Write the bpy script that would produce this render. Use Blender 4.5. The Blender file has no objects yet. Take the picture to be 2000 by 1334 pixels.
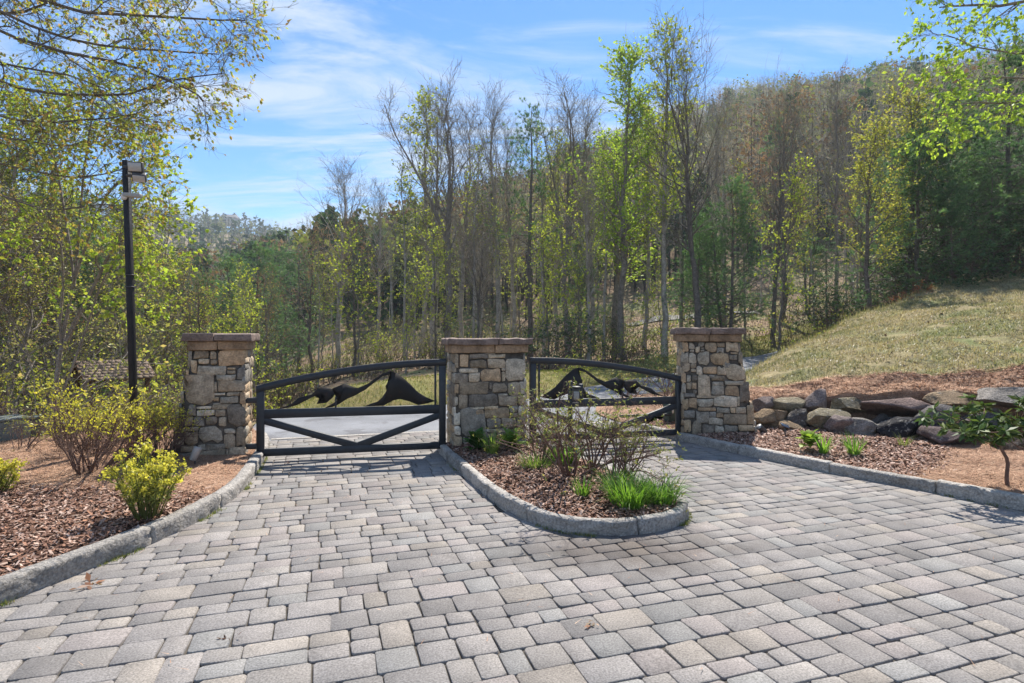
import bpy, bmesh, math, random
import numpy as np
from mathutils import Vector, Matrix, noise as mnoise

# ------------------------------------------------------------------ camera, world, sun, exposure
SC = bpy.context.scene
COL = SC.collection
F, CX, HY, H = 1111.0, 1000.0, 650.0, 1.8          # photo pixels (2000 x 1334): focal length, centre, horizon; eye height in metres
cam_d = bpy.data.cameras.new('camera'); cam = bpy.data.objects.new('camera', cam_d); COL.objects.link(cam)
cam_d.sensor_width = 36.0; cam_d.lens = 36.0 * F / 2000.0
cam_d.shift_y = -(667.0 - HY) / 2000.0
cam_d.clip_start = 0.05; cam_d.clip_end = 4000
cam.location = (0, 0, H); cam.rotation_euler = (math.radians(90), 0, 0)
SC.camera = cam

SUN_EL, SUN_AZ = math.radians(53), math.radians(14)
world = bpy.data.worlds.new('World'); SC.world = world; world.use_nodes = True
wn, wl = world.node_tree.nodes, world.node_tree.links
wn.clear()
w_out = wn.new('ShaderNodeOutputWorld'); w_bg = wn.new('ShaderNodeBackground')
w_sky = wn.new('ShaderNodeTexSky'); w_sky.sky_type = 'NISHITA'; w_sky.sun_disc = False
w_sky.sun_elevation = SUN_EL; w_sky.sun_rotation = SUN_AZ
w_sky.altitude = 900; w_sky.air_density = 0.9; w_sky.dust_density = 0.1; w_sky.ozone_density = 1.5
# thin streaky cirrus: noise on the view direction projected onto a high layer
w_tc = wn.new('ShaderNodeTexCoord'); w_sep = wn.new('ShaderNodeSeparateXYZ'); wl.new(w_tc.outputs['Generated'], w_sep.inputs[0])
def wmath(op, a, b):
    n = wn.new('ShaderNodeMath'); n.operation = op
    for i, v in enumerate((a, b)):
        if isinstance(v, (int, float)): n.inputs[i].default_value = v
        elif v is not None: wl.new(v, n.inputs[i])
    return n.outputs[0]
zz = wmath('ADD', wmath('MAXIMUM', w_sep.outputs['Z'], 0.0), 0.12)
w_cmb = wn.new('ShaderNodeCombineXYZ')
wl.new(wmath('DIVIDE', w_sep.outputs['X'], zz), w_cmb.inputs[0]); wl.new(wmath('DIVIDE', w_sep.outputs['Y'], zz), w_cmb.inputs[1])
w_map = wn.new('ShaderNodeMapping'); wl.new(w_cmb.outputs[0], w_map.inputs[0])
w_map.inputs['Rotation'].default_value = (0, 0, math.radians(-24)); w_map.inputs['Scale'].default_value = (0.48, 1.45, 1); w_map.inputs['Location'].default_value = (0.3, 0.35, 0)
w_n = wn.new('ShaderNodeTexNoise'); wl.new(w_map.outputs[0], w_n.inputs['Vector'])
w_n.inputs['Scale'].default_value = 1.7; w_n.inputs['Detail'].default_value = 9; w_n.inputs['Roughness'].default_value = 0.62; w_n.inputs['Distortion'].default_value = 1.1
w_ramp = wn.new('ShaderNodeMapRange'); wl.new(w_n.outputs['Fac'], w_ramp.inputs['Value'])
w_ramp.interpolation_type = 'SMOOTHSTEP'
w_ramp.inputs['From Min'].default_value = 0.40; w_ramp.inputs['From Max'].default_value = 0.66; w_ramp.inputs['To Max'].default_value = 0.85
w_mix = wn.new('ShaderNodeMixRGB'); wl.new(w_ramp.outputs[0], w_mix.inputs['Fac']); w_hs = wn.new('ShaderNodeHueSaturation'); w_hs.inputs['Saturation'].default_value = 1.3; w_hs.inputs['Value'].default_value = 0.88; wl.new(w_sky.outputs[0], w_hs.inputs['Color']); w_tint = wn.new('ShaderNodeMixRGB'); w_tint.blend_type = 'MULTIPLY'; w_tint.inputs[0].default_value = 1; wl.new(w_hs.outputs[0], w_tint.inputs[1]); w_tint.inputs[2].default_value = (0.90, 0.98, 1.0, 1); wl.new(w_tint.outputs[0], w_mix.inputs[1])
w_mix.inputs[2].default_value = (3.2, 3.65, 4.3, 1)
wl.new(w_mix.outputs[0], w_bg.inputs['Color']); w_bg.inputs['Strength'].default_value = 0.112
wl.new(w_bg.outputs[0], w_out.inputs['Surface'])

sun_d = bpy.data.lights.new('sun', 'SUN'); sun = bpy.data.objects.new('sun', sun_d); COL.objects.link(sun)
sun_d.energy = 4.3; sun_d.angle = math.radians(0.53); sun_d.color = (1.0, 0.94, 0.85)
sun_dir = Vector((-math.sin(SUN_AZ) * math.cos(SUN_EL), -math.cos(SUN_AZ) * math.cos(SUN_EL), -math.sin(SUN_EL)))
sun.rotation_euler = sun_dir.to_track_quat('-Z', 'Y').to_euler()
SC.view_settings.view_transform = 'Standard'; SC.view_settings.look = 'None'
SC.view_settings.exposure = 1.05; SC.view_settings.gamma = 1.0; SC.view_settings.use_curve_mapping = False
SC.render.engine = 'CYCLES'
SC.cycles.max_bounces = 6; SC.cycles.diffuse_bounces = 3; SC.cycles.transmission_bounces = 4; SC.cycles.glossy_bounces = 2
SC.cycles.volume_bounces = 0; SC.cycles.caustics_reflective = False; SC.cycles.caustics_refractive = False

# ------------------------------------------------------------------ helpers
RNG = np.random.default_rng(7)
random.seed(7)
def A(*a): return np.array(a, float)
def W(px, py, d): return A((px - CX) * d / F, d, H - (py - HY) * d / F)          # photo pixel at depth d -> point
def G(px, py, z=0.0):                                                             # photo pixel on the level z -> point
    d = F * (H - z) / (py - HY); return A((px - CX) * d / F, d, z)
def nrm(v): return v / np.maximum(np.linalg.norm(v, axis=-1, keepdims=True), 1e-9)

class MB:
    """collects vertices, faces (arrays of k columns) and a tint per vertex; builds ONE mesh object"""
    def __init__(s): s.v, s.f, s.t, s.n = [], [], [], 0
    def add(s, V, faces, tint=None):
        V = np.asarray(V, float).reshape(-1, 3)
        for f in (faces if isinstance(faces, list) else [faces]):
            f = np.asarray(f, np.int64)
            if f.size: s.f.append(f + s.n)
        t = np.ones((len(V), 3)) if tint is None else np.broadcast_to(np.asarray(tint, float), (len(V), 3))
        s.v.append(V); s.t.append(t); s.n += len(V)
        return s
    def mesh(s, name, mat, off=None, smooth=False, tinted=True):
        V = np.concatenate(s.v) if s.v else np.zeros((0, 3))
        if off is not None: V = V - np.asarray(off)
        me = bpy.data.meshes.new(name)
        loops = np.concatenate([f.ravel() for f in s.f]); cnt = np.concatenate([np.full(len(f), f.shape[1]) for f in s.f])
        me.vertices.add(len(V)); me.vertices.foreach_set('co', V.astype(np.float32).ravel())
        me.loops.add(len(loops)); me.loops.foreach_set('vertex_index', loops.astype(np.int32))
        me.polygons.add(len(cnt)); st = np.concatenate([[0], np.cumsum(cnt)[:-1]])
        me.polygons.foreach_set('loop_start', st.astype(np.int32)); me.polygons.foreach_set('loop_total', cnt.astype(np.int32))
        if smooth: me.polygons.foreach_set('use_smooth', np.ones(len(cnt), bool))
        me.update(calc_edges=True)
        if tinted:
            a = me.attributes.new('tint', 'FLOAT_COLOR', 'POINT')
            T = np.concatenate(s.t); a.data.foreach_set('color', np.c_[T, np.ones(len(T))].astype(np.float32).ravel())
        me.materials.append(mat)
        return me
    def build(s, name, mat, parent=None, smooth=False, kind=None, origin=None):
        """vertices are in world metres; a part's mesh is stored relative to its thing"""
        base = np.zeros(3)
        p = parent
        while p is not None: base = base + np.array(p.location); p = p.parent
        off = base if origin is None else np.asarray(origin, float)
        o = bpy.data.objects.new(name, s.mesh(name, mat, off, smooth)); COL.objects.link(o)
        if parent is not None: o.parent = parent
        if origin is not None: o.location = np.asarray(origin, float) - base
        if kind: o['kind'] = kind
        return o

def thing(name, label, cat, loc=(0, 0, 0), group=None):
    o = bpy.data.objects.new(name, None); COL.objects.link(o); o.location = [float(c) for c in loc]
    o.empty_display_size = 0.2
    return tag(o, label, cat, group)
def tag(o, label, cat, group=None):
    o['label'] = label; o['category'] = cat
    if group: o['group'] = group
    return o
def copy_thing(root, loc, rotz=0.0, scale=1.0, tilt=(0, 0), label=None, group=None, sz=None):
    r = root.copy(); COL.objects.link(r); r.location = [float(c) for c in loc]
    r.rotation_euler = (tilt[0], tilt[1], rotz); r.scale = (scale, scale, scale if sz is None else sz)
    if label: r['label'] = label
    if group: r['group'] = group
    elif 'group' in r: del r['group']
    for ch in list(root.children):
        c = ch.copy(); COL.objects.link(c); c.parent = r
        for g in list(ch.children):
            e = g.copy(); COL.objects.link(e); e.parent = c
    return r

def frame_box(O, ax, ay, az, sx, sy, sz):
    """box: corner-centred at O (centre), unit axes, full sizes"""
    O, ax, ay, az = map(np.asarray, (O, ax, ay, az)); V = []
    for k in (-.5, .5):
        for i, j in ((-.5, -.5), (.5, -.5), (.5, .5), (-.5, .5)):
            V.append(O + ax * sx * i + ay * sy * j + az * sz * k)
    return np.array(V), np.array([[3, 2, 1, 0], [4, 5, 6, 7], [0, 1, 5, 4], [1, 2, 6, 5], [2, 3, 7, 6], [3, 0, 4, 7]])
EX, EY, EZ = A(1, 0, 0), A(0, 1, 0), A(0, 0, 1)
def bev_box(O, ax, ay, az, sx, sy, sz, b=0.006, seg=1):
    bm = bmesh.new(); bmesh.ops.create_cube(bm, size=1.0)
    for v in bm.verts: v.co = Vector((v.co.x * sx, v.co.y * sy, v.co.z * sz))
    bmesh.ops.bevel(bm, geom=list(bm.edges), offset=b, segments=seg, affect='EDGES', profile=0.5)
    return bm_arrays(bm, np.asarray(O, float), np.array([ax, ay, az]))
def bm_arrays(bm, O=np.zeros(3), M=np.eye(3)):
    bm.verts.index_update()
    V = np.array([v.co[:] for v in bm.verts]) @ M + O
    by = {}
    for f in bm.faces: by.setdefault(len(f.verts), []).append([v.index for v in f.verts])
    bm.free()
    return V, [np.array(x) for x in by.values()]
def rough_box(O, ax, ay, az, sx, sy, sz, b=0.02, cuts=4, amp=0.012, freq=6.0, seed=0.0):
    bm = bmesh.new(); bmesh.ops.create_cube(bm, size=1.0)
    for v in bm.verts: v.co = Vector((v.co.x * sx, v.co.y * sy, v.co.z * sz))
    bmesh.ops.bevel(bm, geom=list(bm.edges), offset=b, segments=2, affect='EDGES', profile=0.6)
    long_e = [e for e in bm.edges if e.calc_length() > max(sx, sy, sz) * 0.45]
    bmesh.ops.subdivide_edges(bm, edges=long_e, cuts=cuts, use_grid_fill=True)
    for v in bm.verts:
        q = v.co * freq + Vector((seed * 3.1, seed * 1.7, seed))
        v.co += Vector((mnoise.noise(q), mnoise.noise(q + Vector((9, 0, 0))), mnoise.noise(q + Vector((0, 9, 0))))) * amp
    return bm_arrays(bm, np.asarray(O, float), np.array([ax, ay, az]))

def catmull(P, n):
    P = np.asarray(P, float); m = len(P)
    E = np.vstack([2 * P[0] - P[1], P, 2 * P[-1] - P[-2]])
    u = np.linspace(0, m - 1, n); i = np.minimum(u.astype(int), m - 2); t = (u - i)[:, None]
    a, b, c, d = E[i], E[i + 1], E[i + 2], E[i + 3]
    return 0.5 * (2 * b + (c - a) * t + (2 * a - 5 * b + 4 * c - d) * t**2 + (3 * b - a - 3 * c + d) * t**3)
def resample(P, step):
    P = catmull(P, 400); L = np.concatenate([[0], np.cumsum(np.linalg.norm(np.diff(P, axis=0), axis=1))])
    n = max(2, int(round(L[-1] / step)) + 1); s = np.linspace(0, L[-1], n)
    return np.stack([np.interp(s, L, P[:, k]) for k in range(P.shape[1])], 1), L[-1]
def grid_faces(nu, nv):
    i, j = np.meshgrid(np.arange(nu - 1), np.arange(nv - 1), indexing='ij'); a = (i * nv + j).ravel()
    return np.stack([a, a + nv, a + nv + 1, a + 1], 1)
def sample_surface(P, n, sel=None):
    """random points on a (nu,nv,3) grid surface, by area"""
    a, b, c, d = P[:-1, :-1], P[1:, :-1], P[1:, 1:], P[:-1, 1:]
    ar = np.linalg.norm(np.cross(b - a, d - a), axis=-1).ravel(); k = RNG.choice(len(ar), n, p=ar / ar.sum())
    u, v = RNG.random((n, 1)), RNG.random((n, 1)); f = lambda q: q.reshape(-1, 3)[k]
    pts = f(a) * (1 - u) * (1 - v) + f(b) * u * (1 - v) + f(c) * u * v + f(d) * (1 - u) * v
    return pts[sel(pts)] if sel else pts
def in_poly(x, y, poly):
    x, y = np.asarray(x), np.asarray(y); c = np.zeros(x.shape, bool); n = len(poly); j = n - 1
    for i in range(n):
        xi, yi, xj, yj = poly[i][0], poly[i][1], poly[j][0], poly[j][1]
        if yi != yj: c ^= ((yi > y) != (yj > y)) & (x < (xj - xi) * (y - yi) / (yj - yi) + xi)
        j = i
    return c
def shift(path, d, side):
    T = nrm(np.gradient(path, axis=0)); return path + np.stack([-T[:, 1], T[:, 0]], 1) * d * side
def vnoise(x, y, f, seed=0.0):
    """cheap smooth 2-D noise, about -1..1"""
    x = np.asarray(x) * f + seed * 1.37; y = np.asarray(y) * f - seed * 2.11
    return (np.sin(x * 1.7 + np.sin(y * 1.3 + seed)) + np.sin(y * 2.1 + 1.7 * np.sin(x * 0.9 - seed)) + np.sin((x + y) * 1.1 + 2.0 * np.sin((x - y) * 0.7))) / 3.0

# ------------------------------------------------------------------ materials
def lin(r, g, b): return tuple(((c / 255.0) / 12.92 if c / 255.0 <= 0.04045 else ((c / 255.0 + 0.055) / 1.055) ** 2.4) for c in (r, g, b))
def material(name, color=(1, 1, 1), rough=0.8, tint=False, noise=None, bump=None, transl=0.0, spec=0.25, metal=0.0, second=None, fine=None, coarse=None):
    m = bpy.data.materials.new(name); m.use_nodes = True
    N, L = m.node_tree.nodes, m.node_tree.links; N.clear()
    out = N.new('ShaderNodeOutputMaterial'); geo = N.new('ShaderNodeNewGeometry'); pos = geo.outputs['Position']
    rgb = N.new('ShaderNodeRGB'); rgb.outputs[0].default_value = (*color, 1); c = rgb.outputs[0]
    if tint:
        at = N.new('ShaderNodeAttribute'); at.attribute_name = 'tint'
        mx = N.new('ShaderNodeMixRGB'); mx.blend_type = 'MULTIPLY'; mx.inputs[0].default_value = 1
        L.new(c, mx.inputs[1]); L.new(at.outputs['Color'], mx.inputs[2]); c = mx.outputs[0]
    def nz(scale, detail=6, rough=0.6):
        n = N.new('ShaderNodeTexNoise'); n.inputs['Scale'].default_value = scale; n.inputs['Detail'].default_value = detail; n.inputs['Roughness'].default_value = rough
        L.new(pos, n.inputs['Vector']); return n.outputs['Fac']
    if second:                                                     # second colour in noise patches: (colour, scale, lo, hi)
        r = N.new('ShaderNodeMapRange'); r.inputs['From Min'].default_value = second[2]; r.inputs['From Max'].default_value = second[3]; L.new(nz(second[1], 7, 0.65), r.inputs['Value'])
        mx = N.new('ShaderNodeMixRGB'); L.new(r.outputs[0], mx.inputs[0]); L.new(c, mx.inputs[1]); mx.inputs[2].default_value = (*second[0], 1); c = mx.outputs[0]
    for ns in (noise, fine, coarse):
        if ns:                                                     # brightness mottling: (scale, amount)
            r = N.new('ShaderNodeMapRange'); r.inputs['From Min'].default_value = 0.3; r.inputs['From Max'].default_value = 0.7
            r.inputs['To Min'].default_value = 1 - ns[1]; r.inputs['To Max'].default_value = 1 + ns[1]; L.new(nz(ns[0]), r.inputs['Value'])
            mx = N.new('ShaderNodeMixRGB'); mx.blend_type = 'MULTIPLY'; mx.inputs[0].default_value = 1; L.new(c, mx.inputs[1]); L.new(r.outputs[0], mx.inputs[2]); c = mx.outputs[0]
    nor = None
    if bump:
        b = N.new('ShaderNodeBump'); b.inputs['Strength'].default_value = bump[1]; b.inputs['Distance'].default_value = bump[2] if len(bump) > 2 else 0.02
        L.new(nz(bump[0], 8, 0.65), b.inputs['Height']); nor = b.outputs['Normal']
    if transl:
        d = N.new('ShaderNodeBsdfDiffuse'); t = N.new('ShaderNodeBsdfTranslucent'); g = N.new('ShaderNodeBsdfGlossy'); g.inputs['Roughness'].default_value = 0.45
        L.new(c, d.inputs['Color'])
        hs = N.new('ShaderNodeMixRGB'); hs.blend_type = 'MULTIPLY'; hs.inputs[0].default_value = 1; L.new(c, hs.inputs[1]); hs.inputs[2].default_value = (1.25, 1.25, 0.75, 1); L.new(hs.outputs[0], t.inputs['Color'])
        m1 = N.new('ShaderNodeMixShader'); m1.inputs[0].default_value = transl; L.new(d.outputs[0], m1.inputs[1]); L.new(t.outputs[0], m1.inputs[2])
        m2 = N.new('ShaderNodeMixShader'); m2.inputs[0].default_value = spec * 0.2; L.new(m1.outputs[0], m2.inputs[1]); L.new(g.outputs[0], m2.inputs[2])
        L.new(m2.outputs[0], out.inputs['Surface'])
    else:
        p = N.new('ShaderNodeBsdfPrincipled'); L.new(c, p.inputs['Base Color']); p.inputs['Roughness'].default_value = rough; p.inputs['Metallic'].default_value = metal
        p.inputs['Specular IOR Level'].default_value = spec
        if nor: L.new(nor, p.inputs['Normal'])
        L.new(p.outputs[0], out.inputs['Surface'])
    return m

MAT = dict(
    ground=material('forest_floor', lin(138, 116, 92), 0.95, second=(lin(112, 118, 72), 0.35, 0.45, 0.65), noise=(3.0, 0.35), fine=(30, 0.35), bump=(9, 0.8, 0.08)),
    sand=material('joint_dirt', (0.085, 0.075, 0.064), 0.95, noise=(9, 0.4), bump=(60, 0.5, 0.01)),
    mulch=material('mulch_bed', (0.10, 0.052, 0.034), 0.95, noise=(14, 0.5), fine=(70, 0.5), bump=(45, 1.0, 0.03)),
    chip=material('bark_chip', (1, 1, 1), 0.85, tint=True, spec=0.3, fine=(60, 0.25)),
    straw=material('pine_straw', (1, 1, 1), 0.8, tint=True, spec=0.3),
    strawbed=material('straw_bed', (0.34, 0.21, 0.14), 0.95, noise=(6, 0.3), fine=(60, 0.45), bump=(55, 0.8, 0.02)),
    bank=material('grass_bank', (0.29, 0.235, 0.125), 0.95, second=((0.16, 0.18, 0.065), 0.9, 0.46, 0.66), noise=(2.2, 0.25), fine=(26, 0.4), bump=(22, 0.9, 0.05)),
    verge=material('grass_verge', (0.19, 0.18, 0.055), 0.95, second=((0.20, 0.155, 0.06), 0.8, 0.45, 0.65), noise=(3, 0.25), fine=(30, 0.35), bump=(30, 0.8, 0.04)),
    grass=material('grass_blade', (1, 1, 1), 0.8, tint=True, transl=0.45, spec=0.3),
    asphalt=material('asphalt', (0.20, 0.205, 0.22), 0.85, second=((0.14, 0.14, 0.15), 1.3, 0.54, 0.60), noise=(1.2, 0.16), coarse=(0.35, 0.18), fine=(120, 0.3), bump=(160, 0.4, 0.006)),
    gravel=material('gravel_road', (0.22, 0.21, 0.19), 0.95, noise=(2, 0.2), fine=(20, 0.2)),
    granite=material('granite', (0.41, 0.38, 0.345), 0.75, noise=(6, 0.25), fine=(48, 0.40), bump=(22, 1.0, 0.05), tint=True),
    stone=material('field_stone', (1, 1, 1), 0.85, tint=True, noise=(9, 0.38), fine=(45, 0.32), bump=(24, 0.9, 0.025)),
    mortar=material('mortar', (0.12, 0.104, 0.088), 0.95, noise=(12, 0.4), bump=(30, 0.8, 0.02)),
    capstone=material('cap_stone', (1, 1, 1), 0.85, tint=True, noise=(5, 0.4), fine=(35, 0.3), bump=(20, 0.9, 0.02)),
    boulder=material('boulder', (1, 1, 1), 0.88, tint=True, second=((0.30, 0.275, 0.24), 9, 0.60, 0.74), noise=(6, 0.4), fine=(55, 0.45), bump=(28, 1.0, 0.05)),
    lichen=material('lichen_boulder', (1, 1, 1), 0.88, tint=True, second=((0.36, 0.34, 0.30), 16, 0.56, 0.66), noise=(6, 0.4), fine=(55, 0.4), bump=(26, 1.0, 0.06)),
    black=material('black_steel', (0.020, 0.023, 0.029), 0.5, noise=(8, 0.25), spec=0.5),
    silhouette=material('rusty_black_steel', (0.022, 0.020, 0.020), 0.6, second=((0.06, 0.03, 0.02), 6, 0.55, 0.75)),
    pole=material('black_painted_wood', (0.018, 0.017, 0.019), 0.55, noise=(7, 0.4), bump=(30, 0.3)),
    whitep=material('white_plastic', (0.62, 0.62, 0.62), 0.5, noise=(20, 0.1)),
    greymetal=material('grey_metal', (0.32, 0.32, 0.31), 0.5, noise=(12, 0.2), spec=0.5),
    darkmetal=material('dark_metal', (0.06, 0.058, 0.06), 0.5, spec=0.4),
    lens=material('lamp_lens', (0.42, 0.41, 0.40), 0.25, noise=(25, 0.12), spec=0.5),
    greenbox=material('green_cabinet', (0.045, 0.075, 0.062), 0.55, noise=(8, 0.15), spec=0.4),
    greycab=material('grey_green_cabinet', (0.17, 0.185, 0.165), 0.6, noise=(10, 0.2), spec=0.4),
    shingle=material('shingle', (1, 1, 1), 0.9, tint=True, fine=(40, 0.3), bump=(60, 0.5)),
    timber=material('timber', (0.13, 0.066, 0.040), 0.8, noise=(10, 0.35), bump=(30, 0.5)),
    solar=material('solar_panel', (0.05, 0.065, 0.10), 0.12, spec=0.8),
    bark=material('bark', (0.26, 0.225, 0.195), 0.95, noise=(5, 0.4), fine=(25, 0.4), bump=(18, 1.0, 0.05)),
    barkdark=material('dark_bark', (0.16, 0.135, 0.116), 0.95, noise=(5, 0.4), fine=(25, 0.4), bump=(18, 1.0, 0.05)),
    barkpale=material('pale_bark', (0.37, 0.33, 0.285), 0.95, noise=(3, 0.4), fine=(22, 0.4), bump=(18, 0.8, 0.04)),
    stem=material('shrub_stem', (0.15, 0.095, 0.075), 0.9, noise=(12, 0.35)),
    leaf=material('leaf', (1, 1, 1), 0.6, tint=True, transl=0.50, spec=0.15),
    gloss=material('evergreen_leaf', (1, 1, 1), 0.35, tint=True, transl=0.28, spec=0.12),
    needle=material('pine_needle', (1, 1, 1), 0.6, tint=True, transl=0.45, spec=0.3),
    far=material('far_trees', (1, 1, 1), 0.95, tint=True, transl=0.32, spec=0.0),
    house=material('house_wall', (0.42, 0.40, 0.37), 0.8), houseroof=material('house_roof', (0.12, 0.12, 0.13), 0.8),
    window=material('window_glass', (0.03, 0.035, 0.04), 0.1, spec=0.8),
)
def paver_material():
    m = material('paver', (1, 1, 1), 0.85, tint=True, noise=(4, 0.16), fine=(90, 0.45), coarse=(0.7, 0.14), bump=(120, 0.5, 0.008), spec=0.3)
    N, L = m.node_tree.nodes, m.node_tree.links                     # an old dark stain on the paving off the island's tip
    p = next(n for n in N if n.type == 'BSDF_PRINCIPLED'); src = p.inputs['Base Color'].links[0].from_socket
    geo = next(n for n in N if n.type == 'NEW_GEOMETRY')
    mp = N.new('ShaderNodeMapping'); L.new(geo.outputs['Position'], mp.inputs[0]); mp.inputs['Location'].default_value = (-0.95 / 1.15, -4.72 / 0.52, 0); mp.inputs['Scale'].default_value = (1 / 1.15, 1 / 0.52, 0)
    nz = N.new('ShaderNodeTexNoise'); nz.inputs['Scale'].default_value = 3.2; nz.inputs['Detail'].default_value = 8; nz.inputs['Roughness'].default_value = 0.7; L.new(geo.outputs['Position'], nz.inputs['Vector'])
    ln = N.new('ShaderNodeVectorMath'); ln.operation = 'LENGTH'; L.new(mp.outputs[0], ln.inputs[0])
    s = N.new('ShaderNodeMath'); s.operation = 'MULTIPLY_ADD'; L.new(nz.outputs['Fac'], s.inputs[0]); s.inputs[1].default_value = 1.6; s.inputs[2].default_value = -0.8
    ad = N.new('ShaderNodeMath'); ad.operation = 'ADD'; L.new(ln.outputs['Value'], ad.inputs[0]); L.new(s.outputs[0], ad.inputs[1])
    r = N.new('ShaderNodeMapRange'); r.inputs['From Min'].default_value = 1.15; r.inputs['From Max'].default_value = 0.35; r.inputs['To Max'].default_value = 0.85; L.new(ad.outputs[0], r.inputs['Value'])
    mx = N.new('ShaderNodeMixRGB'); mx.blend_type = 'MULTIPLY'; L.new(r.outputs[0], mx.inputs[0]); L.new(src, mx.inputs[1]); mx.inputs[2].default_value = (0.42, 0.38, 0.36, 1)
    L.new(mx.outputs[0], p.inputs['Base Color'])
    return m
MAT['paver'] = paver_material()

# ------------------------------------------------------------------ terrain
T_R = A(0, 9, 12, 16, 22, 30, 45, 70, 110, 165, 230, 330, 480, 620)
T_TAB = {
    -180: [-.09, -.09, -.09, -.1, -.1, -.1, 0, 1, 2, 4, 8, 12, 18, 20],
    -90: [-.09, -.12, -.5, -1, -2, -3, -4, -4, 0, 8, 18, 30, 45, 45],
    -60: [-.09, -.12, -.5, -1, -2, -3, -4, -4, 0, 6, 18, 38, 66, 66],
    -45: [-.09, -.12, -.5, -1.1, -2, -3, -4, -4, 0, 6, 20, 44, 80, 80],
    -35: [-.09, -.12, -.5, -1.1, -2, -3, -4, -3, 2, 9, 22, 46, 82, 82],
    -25: [-.09, -.10, -.2, -.6, -1.2, -2, -3, -1, 5, 13, 24, 44, 76, 76],
    -15: [-.09, -.09, -.08, -.06, -.2, -.5, 0, 2, 8, 16, 24, 38, 56, 56],
    -8: [-.09, -.09, -.08, -.06, .1, .2, .5, 4, 12, 24, 26, 28, 30, 30],
    0: [-.09, -.09, -.08, -.06, .1, .3, 1.0, 6, 18, 35, 38, 38, 38, 38],
    8: [-.09, -.09, -.08, -.06, .1, .3, 1.6, 8, 23, 44, 48, 48, 48, 48],
    15: [-.09, -.09, -.08, -.06, .1, .6, 2.7, 9, 26, 51, 55, 55, 55, 55],
    23: [-.09, -.09, -.06, .1, .3, .9, 3.4, 11, 31, 55, 59, 59, 59, 59],
    32: [-.09, -.09, .0, .5, 1.5, 1.5, 4.2, 12, 30, 53, 57, 57, 57, 57],
    42: [-.09, -.09, .2, .9, 2.1, 3.8, 5.5, 13, 28, 48, 52, 52, 52, 52],
    60: [-.09, -.09, .2, .6, 1.6, 3.2, 6, 12, 22, 36, 40, 40, 40, 40],
    90: [-.09, -.09, -.0, .3, 1, 2, 4, 8, 14, 20, 24, 26, 28, 28],
    180: [-.09, -.09, -.09, -.1, -.1, -.1, 0, 1, 2, 4, 8, 12, 18, 20],
}
T_TH = np.array(sorted(T_TAB)); T_Z = np.array([T_TAB[k] for k in sorted(T_TAB)], float)
T_LR = np.log(T_R + 4)
def terrain(x, y):
    x, y = np.asarray(x, float), np.asarray(y, float)
    th = np.degrees(np.arctan2(x, y)); r = np.hypot(x, y); lr = np.clip(np.log(r + 4), T_LR[0], T_LR[-1] - 1e-6)
    i = np.clip(np.searchsorted(T_TH, th, side='right') - 1, 0, len(T_TH) - 2); t = (th - T_TH[i]) / (T_TH[i + 1] - T_TH[i]); t = t * t * (3 - 2 * t)
    j = np.clip(np.searchsorted(T_LR, lr, side='right') - 1, 0, len(T_LR) - 2); s = (lr - T_LR[j]) / (T_LR[j + 1] - T_LR[j])
    z = (T_Z[i, j] * (1 - s) + T_Z[i, j + 1] * s) * (1 - t) + (T_Z[i + 1, j] * (1 - s) + T_Z[i + 1, j + 1] * s) * t
    amp = np.clip((r - 14) / 120, 0, 1)
    return z + amp * (2.2 * vnoise(x, y, 0.035, 1) + 0.9 * vnoise(x, y, 0.11, 2)) + np.clip((r - 12) / 10, 0, 1) * 0.06 * vnoise(x, y, 0.9, 3)
def build_terrain():
    th = np.radians(np.concatenate([np.arange(-180, -70, 6.0), np.arange(-70, 70, 0.7), np.arange(70, 180.1, 6.0)]))
    r = np.concatenate([[0.0], np.geomspace(1.0, 660, 190)])
    TH, R = np.meshgrid(th, r, indexing='ij'); X, Y = R * np.sin(TH), R * np.cos(TH)
    MB().add(np.stack([X, Y, terrain(X, Y)], -1).reshape(-1, 3), grid_faces(len(th), len(r))).build('terrain', MAT['ground'], smooth=True, kind='structure')
build_terrain()
def build_haze():
    m = bpy.data.materials.new('haze'); m.use_nodes = True; N, L = m.node_tree.nodes, m.node_tree.links; N.clear()
    o = N.new('ShaderNodeOutputMaterial'); v = N.new('ShaderNodeVolumePrincipled'); v.inputs['Color'].default_value = (0.80, 0.90, 1.0, 1); v.inputs['Density'].default_value = HAZE; v.inputs['Anisotropy'].default_value = 0.2
    L.new(v.outputs[0], o.inputs['Volume']); V, f = frame_box(A(0, 0, 60), EX, EY, EZ, 1340, 1340, 142); MB().add(V, f).build('haze', m, kind='stuff')
HAZE = 0.00055
build_haze()

# ------------------------------------------------------------------ outlines of drive, kerbs and beds (metres, from the photo's ground line)
KERB_L = np.array([(-4.75, 0.0), (-3.95, 1.8), (-3.55, 3.0), (-3.38, 3.76), (-3.22, 4.3), (-3.04, 5.0), (-2.98, 5.7), (-3.05, 6.45), (-3.28, 7.3), (-3.52, 8.1), (-3.80, 8.9), (-4.1, 9.5)])
KERB_R = np.array([(7.6, 2.7), (6.2, 4.45), (5.18, 5.76), (4.66, 6.5), (4.0, 7.4), (3.42, 8.35), (2.89, 9.35), (2.52, 9.95), (2.34, 10.4)])
ISL = np.array([(-1.16, 8.75), (-.98, 8.15), (-.66, 7.27), (-.24, 6.15), (.0, 5.66), (.26, 5.29), (.55, 5.09), (.91, 5.04), (1.32, 5.14), (1.62, 5.36), (1.74, 5.68), (1.66, 6.1), (1.38, 6.8), (.98, 7.7), (.62, 8.5), (.45, 8.95)])
PAVE = np.vstack([KERB_L[2:] , [(-4.1, 9.55), (-1.3, 10.36), (2.4, 11.55)], KERB_R[::-1], [(8.5, 1.0), (-4.2, 1.0)]])
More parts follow.
